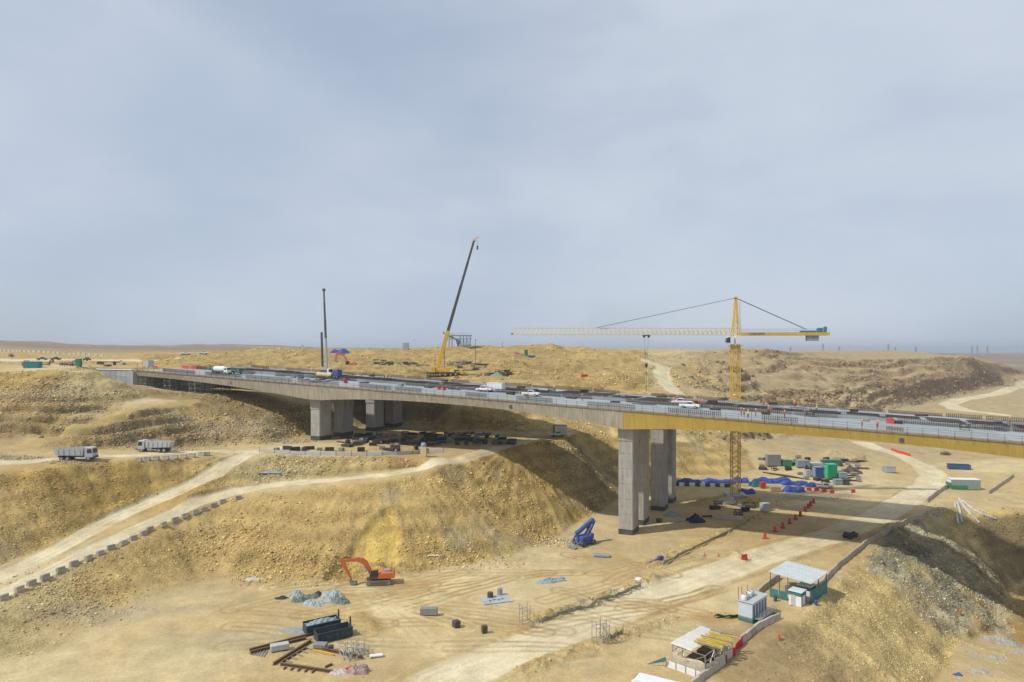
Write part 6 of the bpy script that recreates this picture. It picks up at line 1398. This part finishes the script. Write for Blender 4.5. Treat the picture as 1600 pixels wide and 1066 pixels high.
def field_far(px0, px1, py0, py1, y0, y1, n, where, group, wts):
    c = 0; g = 0
    while c < n and g < n * 12:
        g += 1; y = rnd.uniform(y0, y1); x = (rnd.uniform(px0, px1) - CX) / F * y; p_ = Vector((x, y, gz(x, y)))
        if clear(p_, 2.6): scatter(rnd.choices(range(6), wts)[0], p_, rnd.uniform(-.3, .3), where, group); c += 1
field_far(585, 670, 0, 0, 330, 350, 34, 'on the plateau left of the mobile crane', 'plateau stores left', (2, 3, 2, 1, 4, 4))
field_far(705, 760, 0, 0, 320, 345, 24, 'on the plateau right of the mobile crane', 'plateau stores right', (2, 3, 2, 1, 4, 3))
field_far(740, 800, 0, 0, 300, 312, 12, 'on the plateau edge right of the mobile crane', 'plateau edge stores', (3, 2, 2, 1, 4, 2))
p = Vector(H(762, 588, 303)); heap('tarpaulin_stack', 'dark blue covered stack right of the mobile crane', 762, 588, 3.2, 1.4, 1.4, mat('navy_tarpaulin', (.02, .06, .14), .8, var=.3), 'tarpaulin', p=Vector((p.x, p.y, gz(p.x, p.y))), box=4.)
p = Vector(H(777, 588, 303)); heap('tarpaulin_stack', 'pale green covered heap right of the dark blue stack', 777, 588, 3.0, 1.6, 1.8, mat('pale_green_tarp', (.16, .34, .28), .8, var=.4, scale=2), 'tarpaulin', p=Vector((p.x, p.y, gz(p.x, p.y))))
field(20, 205, 566, 574, 16, 'on the left plateau behind the brink', 'plateau stores far left', (2, 1, 2, 1, 1, 4), 2.0)
field(1185, 1345, 716, 737, 34, 'among the stores behind the blue tarps', 'stores behind the blue tarps', (3, 2, 2, 1, 4, 5), 2.2)
field(1250, 1345, 738, 758, 18, 'around the blue and green containers', 'stores around the containers', (2, 2, 2, 1, 1, 5), 2.2)
field(1100, 1180, 790, 815, 8, 'around the crane foot', 'stores at the crane foot', (3, 1, 2, 0, 2, 3), 2.5)
# on the two decks
k = 0; wd = 'on the far deck'
for i in range(40):
    s = -170 + i * 7.7 + rnd.uniform(-1.5, 1.5); t = rnd.uniform(25.5, 43)
    scatter(rnd.choices(range(6), (4, 3, 2, 1, 4, 3))[0], DK(s, t, .22), -BA + rnd.uniform(-.3, .3), 'on the far deck, %s' % ('left of the upright boom' if s < -90 else 'between the two mobile booms' if s < -35 else 'left of the tower crane' if s < 28 else 'right of the tower crane'), 'stores on the far deck %d' % (0 if s < -90 else 1 if s < -35 else 2 if s < 28 else 3))
for i in range(30):
    s = -160 + i * 10.1 + rnd.uniform(-2.5, 2.5); t = rnd.uniform(10.5, 14.6)
    if any((DK(s, t) - deck_xy(*q)).length < 6 for q in ((757, 612), (775, 611), (830, 619), (1078, 638), (1064, 632), (513, 591), (345, 584))): continue
    scatter(rnd.choices(range(6), (4, 3, 3, 0, 4, 3))[0], DK(s, t, 0), -BA + rnd.uniform(-.3, .3), 'on the near deck, %s' % ('left of the upright boom' if s < -90 else 'left of the white trailer' if s < -40 else 'left of the tower crane' if s < 28 else 'right of the tower crane'), 'stores on the near deck %d' % (0 if s < -90 else 1 if s < -40 else 2 if s < 28 else 3))
for px, py in ((480, 594), (488, 597), (497, 594), (503, 597), (523, 595), (531, 594), (470, 594)):
    scatter(rnd.choice((0, 2, 4, 5)), deck_xy(px, py), rnd.uniform(-1, 1), 'on the deck around the truck crane', 'stores round the truck crane')
tag(MB().cyl(DK(-117, 19.2, 1.1), DK(-110.5, 19.2, 1.1), .95, n=12).build('yellow_pipe', mat('pale_yellow', (.55, .44, .18), .7, var=.2)), 'fat pale yellow pipe lying between the decks left of the upright boom', 'pipe')
MB().beam((0, 0, 0), (0, 0, .1), .1)
b = MB()
for s in (-116.5, -111): b.box(DK(s, 19.2, .0), (.5, 7.0, .35), rz=-BA)
tag(b.build('pipe_cradle', M_wood), 'timber cradle carrying the fat yellow pipe', 'cradle')
# steel gantry plant on the skyline
p = Vector(H(716, 545, 442)); p.z = gz(p.x, p.y) - .4
GA = thing('loading_gantry', 'grey steel loading gantry with sloping conveyor on the skyline', 'gantry', p, R(0)); GA.scale = (.62, 1, 1.05)
for x in (-13.5, -9.5, -6.5, 2, 5.5, 9.0, 12.5):
    for y in (-2.2, 2.2): MB().beam((x, y, 0), (x, y, 8.3 if x > -12 else 9.2), .42).build('column', M_bgrey, GA)
for z in (8.4, 6.5):
    for y in (-2.2, 2.2): MB().beam((-9.5 if z < 8 else -13.5, y, z), (14, y, z), .5).build('girder', M_bgrey, GA)
MB().box((2, 0, 8.75), (24, 4.6, .2)).build('deck_plate', M_grey, GA)
MB().beam((-16, 0, 10.3), (1.0, 0, 5.2), 1.9, 1.1).build('conveyor', M_bgrey, GA); MB().beam((-15.5, 0, 11.0), (-3.0, 0, 8.6), 2.2, .3).build('conveyor_cover', M_beige, GA)
lathe(MB(), [(.7, 1.2), (.9, 2.4), (2.2, 4.8), (2.2, 5.6)], 8).build('hopper', M_bgrey, GA)
b = MB()
for x in (2, 5.5, 9.0):
    for y in (-2.2, 2.2): b.beam((x, y, .3), (x + 3.5, y, 6.3), .2); b.beam((x + 3.5, y, .3), (x, y, 6.3), .2)
b.build('bracing', M_bgrey, GA)
b = MB()
for k in range(13): b.beam((-9 + k * 1.9, -2.2, 8.7), (-9 + k * 1.9, -2.2, 10), .09)
b.beam((-9, -2.2, 10), (14, -2.2, 10), .1); b.build('handrail', M_bgrey, GA); MB().box((0, 0, .1), (30, 5.5, .5)).build('base_slab', M_grey, GA)
for k in range(3): MB().beam((2.6 + 2 * k, 1, 8.8), (2.6 + 2 * k, 1, 11.5 + (k % 2)), .1).build('mast_pole', M_bgrey, GA)
# thin poles
for k, (px, py, y, h) in enumerate(((743, 568, 345, 12), (785, 545.5, 445, 3))):
    q = Vector(H(px, py, y)); tag(MB().cyl((0, 0, -.3), (0, 0, h), .14, .09, n=6).box((0, 0, h), (.7, .3, .3)).build('light_pole', M_dkgrey), ('thin dark light pole right of the mobile crane', 'short thin pole on the skyline right of the gantry')[k], 'pole').location = (q.x, q.y, gz(q.x, q.y))
# power pylons
def pylon(label, px, y, h, first=[None]):
    x = (px - CX) / F * y; r = thing('power_pylon', label, 'pylon', (x, y, gz(x, y) - 1), 0, 'power pylons on the right horizon')
    b = MB(); w0, w1 = 4.2, .9
    for sx, sy in ((-1, -1), (1, -1), (1, 1), (-1, 1)): b.beam((sx * w0, sy * w0, 0), (sx * w1, sy * w1, h), .7)
    for k in range(7):
        z0 = h * k / 7; z1 = h * (k + 1) / 7; a = w0 + (w1 - w0) * k / 7; c = w0 + (w1 - w0) * (k + 1) / 7
        for y_ in (-1, 1): b.beam((-a, y_ * a, z0), (c, y_ * c, z1), .4); b.beam((a, y_ * a, z0), (-c, y_ * c, z1), .4)
    b.build('lattice_tower', M_grey, r)
    for q, z in ((7, .70), (6, .82), (4.5, .94)): MB().beam((-q, 0, h * z), (q, 0, h * z), .8).build('cross_arm', M_grey, r)
for px, h, lb in ((1235, 34, 'pylon at the left end of the row on the horizon'), (1286, 46, 'tall pylon behind the crane counterweight'), (1311, 36, 'pylon right of the one behind the counterweight'), (1388, 54, 'tallest pylon above the mesa summit'), (1399, 40, 'pylon just right of the tallest one'), (1431, 44, 'lone pylon above the right end of the mesa'), (1519, 44, 'left of the three far right pylons'), (1527, 46, 'middle of the three far right pylons'), (1543, 42, 'right of the three far right pylons')):
    pylon('hazy steel ' + lb, px, 2900, h)
# desert shrub
SB = thing('desert_shrub', 'lone grey green shrub on the rocky slope below the yellow span', 'shrub', on(1477, 711))
for k in range(7): MB().cyl((0, 0, -.1), (rnd.uniform(-1.6, 1.6), rnd.uniform(-1, 1), rnd.uniform(.8, 1.6)), .06, .02, n=4).build('stem', M_wood, SB)
b = MB()
for k in range(420):
    a = rnd.uniform(0, 6.28); q = rnd.random() ** .5; c = Vector((2.2 * q * math.cos(a), 1.4 * q * math.sin(a), rnd.uniform(.2, 1.9) * (1 - .5 * q))); d = Vector((rnd.uniform(-1, 1), rnd.uniform(-1, 1), rnd.uniform(-1, 1))).normalized(); e = d.orthogonal()
    b.add([c - d * .16, c + e * .09, c + d * .16, c - e * .09], [(0, 1, 2, 3)])
b.build('foliage', mat('grey_green_leaf', (.06, .075, .045), .8, var=.3), SB)['kind'] = 'stuff'

# ------------------------------------------------------------------ workers
def worker_mesh(pose):
    V = [(0, 0, .95), (0, 0, 1.2), (0, 0, 1.42), (0, 0, 1.52), (0, .0, 1.66), (0, 0, 1.76)]; Rr = [(.15, .12), (.15, .11), (.16, .11), (.06, .06), (.095, .105), (.07, .08)]; E = [(0, 1), (1, 2), (2, 3), (3, 4), (4, 5)]
    st = {0: (.0, .0), 1: (.22, -.2), 2: (.05, -.02)}[pose]
    for sg, f in ((1, st[0]), (-1, st[1])):
        n = len(V); V += [(sg * .1, 0, .88), (sg * .11, f * .6 + .02, .5), (sg * .11, f, .09), (sg * .11, f + .14, .05)]; Rr += [(.095, .1), (.065, .07), (.045, .05), (.05, .04)]; E += [(0, n), (n, n + 1), (n + 1, n + 2), (n + 2, n + 3)]
    arm = {0: ((.25, .0, 1.12), (.24, .1, .88)), 1: ((.26, .12, 1.14), (.24, .3, 1.05)), 2: ((.24, .16, 1.16), (.12, .36, 1.14))}[pose]
    for sg in (1, -1):
        n = len(V); e_, h_ = arm; V += [(sg * .19, 0, 1.4), (sg * e_[0], e_[1], e_[2]), (sg * h_[0], h_[1], h_[2]), (sg * h_[0], h_[1] + .05, h_[2] - .08)]; Rr += [(.065, .065), (.048, .048), (.036, .036), (.035, .03)]; E += [(2, n), (n, n + 1), (n + 1, n + 2), (n + 2, n + 3)]
    me = bpy.data.meshes.new('body'); me.from_pydata(V, E, []); o = bpy.data.objects.new('tmp_body', me); COL.objects.link(o)
    m = o.modifiers.new('s', 'SKIN'); 
    for i, d in enumerate(me.skin_vertices[0].data): d.radius = Rr[i]; d.use_root = (i == 0)
    o.modifiers.new('u', 'SUBSURF').levels = 1
    bpy.context.view_layer.update(); r = bpy.data.meshes.new_from_object(o.evaluated_get(bpy.context.evaluated_depsgraph_get())); bpy.data.objects.remove(o); return r
M_skin = mat('skin', (.28, .16, .10), .6, var=.1); M_navy = mat('navy_trousers', (.03, .04, .08), .85, var=.2)
M_vo = mat('orange_vest', (.75, .12, .02), .7, var=.1); M_vy = mat('lime_vest', (.50, .62, .05), .7, var=.1)
WMs = {}
def worker_variants():
    for pose in range(3):
        for vi, vest in enumerate((M_vo, M_vy)):
            me = worker_mesh(pose); me.materials.clear()
            for m in (M_navy, vest, M_skin, M_dkgrey): me.materials.append(m)
            for f in me.polygons:
                c = f.center; f.use_smooth = True
                f.material_index = 3 if c.z < .1 else 0 if c.z < .93 else (2 if c.z > 1.5 or (abs(c.x) > .19 and c.z < 1.08) else 1)
            WMs[(pose, vi)] = me
worker_variants()
HM = lathe(MB(), [(.15, 0), (.155, .02), (.125, .03), (.12, .09), (.08, .15), (.02, .17)], 12).build('hard_hat', M_white); HMm = HM.data; bpy.data.objects.remove(HM)
def person(label, p_, rz, pose, vi, group):
    o = bpy.data.objects.new('person', WMs[(pose, vi)]); COL.objects.link(o); o.location = p_; o.rotation_euler = (0, 0, rz); o.scale = (1.06,) * 3; tag(o, label, 'person', group)
    h_ = bpy.data.objects.new('hard_hat', HMm); COL.objects.link(h_); h_.parent = o; h_.location = (0, .01, 1.72); return o
VN = ('orange', 'lime yellow'); PN = ('standing', 'walking', 'working with both hands')
W = [(1053, 631.5, 'left of the two pickups on the deck'), (1057.5, 630, 'left of the two pickups, the farther one'), (1085, 634, 'right of the pickups on the deck, leftmost of four'), (1088.5, 634, 'right of the pickups on the deck, second of four'), (1092.5, 634.5, 'right of the pickups on the deck, third of four'), (1097, 635, 'right of the pickups on the deck, rightmost of four'),
     (1158, 650, 'at the near deck edge in front of the crane mast'), (1162.5, 651.5, 'near the deck edge just right of the mast line'), (1169, 653.5, 'lowest of the group right of the mast'), (1181, 651.5, 'rightmost of the group right of the mast'), (1201, 646.5, 'alone on the deck right of the mast group'), (1193, 634, 'on the far deck right of the mast'), (1266, 641, 'on the far deck left of a lime vested worker'), (1276, 643.5, 'on the far deck under the counterweight'),
     (1347, 670, 'alone on the pale deck above the yellow span'), (1371, 670.5, 'on the pale deck beside the red lying barrier'), (910, 627, 'at the inner deck edge left of the tower crane hook'), (825, 623.5, 'beside the middle pickup on the deck'), (555, 592, 'left one right of the truck crane'), (565, 593, 'second one right of the truck crane'), (601, 592.5, 'leftmost of three on the deck middle'), (605.5, 593, 'centre of three on the deck middle'), (610.5, 593.5, 'rightmost of three on the deck middle'), (1578, 664, 'on the far deck at the right picture edge'), (1242, 637, 'on the far deck above the rebar right of the mast'), (1226, 654, 'by the near edge cage right of the mast')]
for i, (px, py, wh) in enumerate(W):
    vi = 1 if i in (4, 13, 8) else 0; person('worker in %s vest %s' % (VN[vi], wh), deck_xy(px, py), rnd.uniform(0, 6.28), i % 3, vi, 'workers on the bridge')
for i, (px, py, wh) in enumerate(((35, 573, 'left of the teal cabin on the plateau'), (78, 571, 'between the teal cabin and the green toilet'), (98, 572, 'left of the green toilet on the plateau'))):
    person('worker in orange vest standing ' + wh, on(px, py), i, 0, 0, 'workers on the left plateau')

# ------------------------------------------------------------------ haze
hz = MB().box((0, 5500, 35), (32000, 15500, 150)).build('haze', mat('haze_air', (1, 1, 1)))
hm = bpy.data.materials.new('hazy_air'); hm.use_nodes = True; n_ = hm.node_tree.nodes; n_.remove(n_['Principled BSDF'])
pv = n_.new('ShaderNodeVolumePrincipled'); pv.inputs['Color'].default_value = (.80, .86, .93, 1); pv.inputs['Density'].default_value = .00014; pv.inputs['Anisotropy'].default_value = .2
hm.node_tree.links.new(pv.outputs[0], n_['Material Output'].inputs['Volume']); hz.data.materials.clear(); hz.data.materials.append(hm); hz['kind'] = 'stuff'; hz['label'] = 'thin pale desert haze over the whole valley'
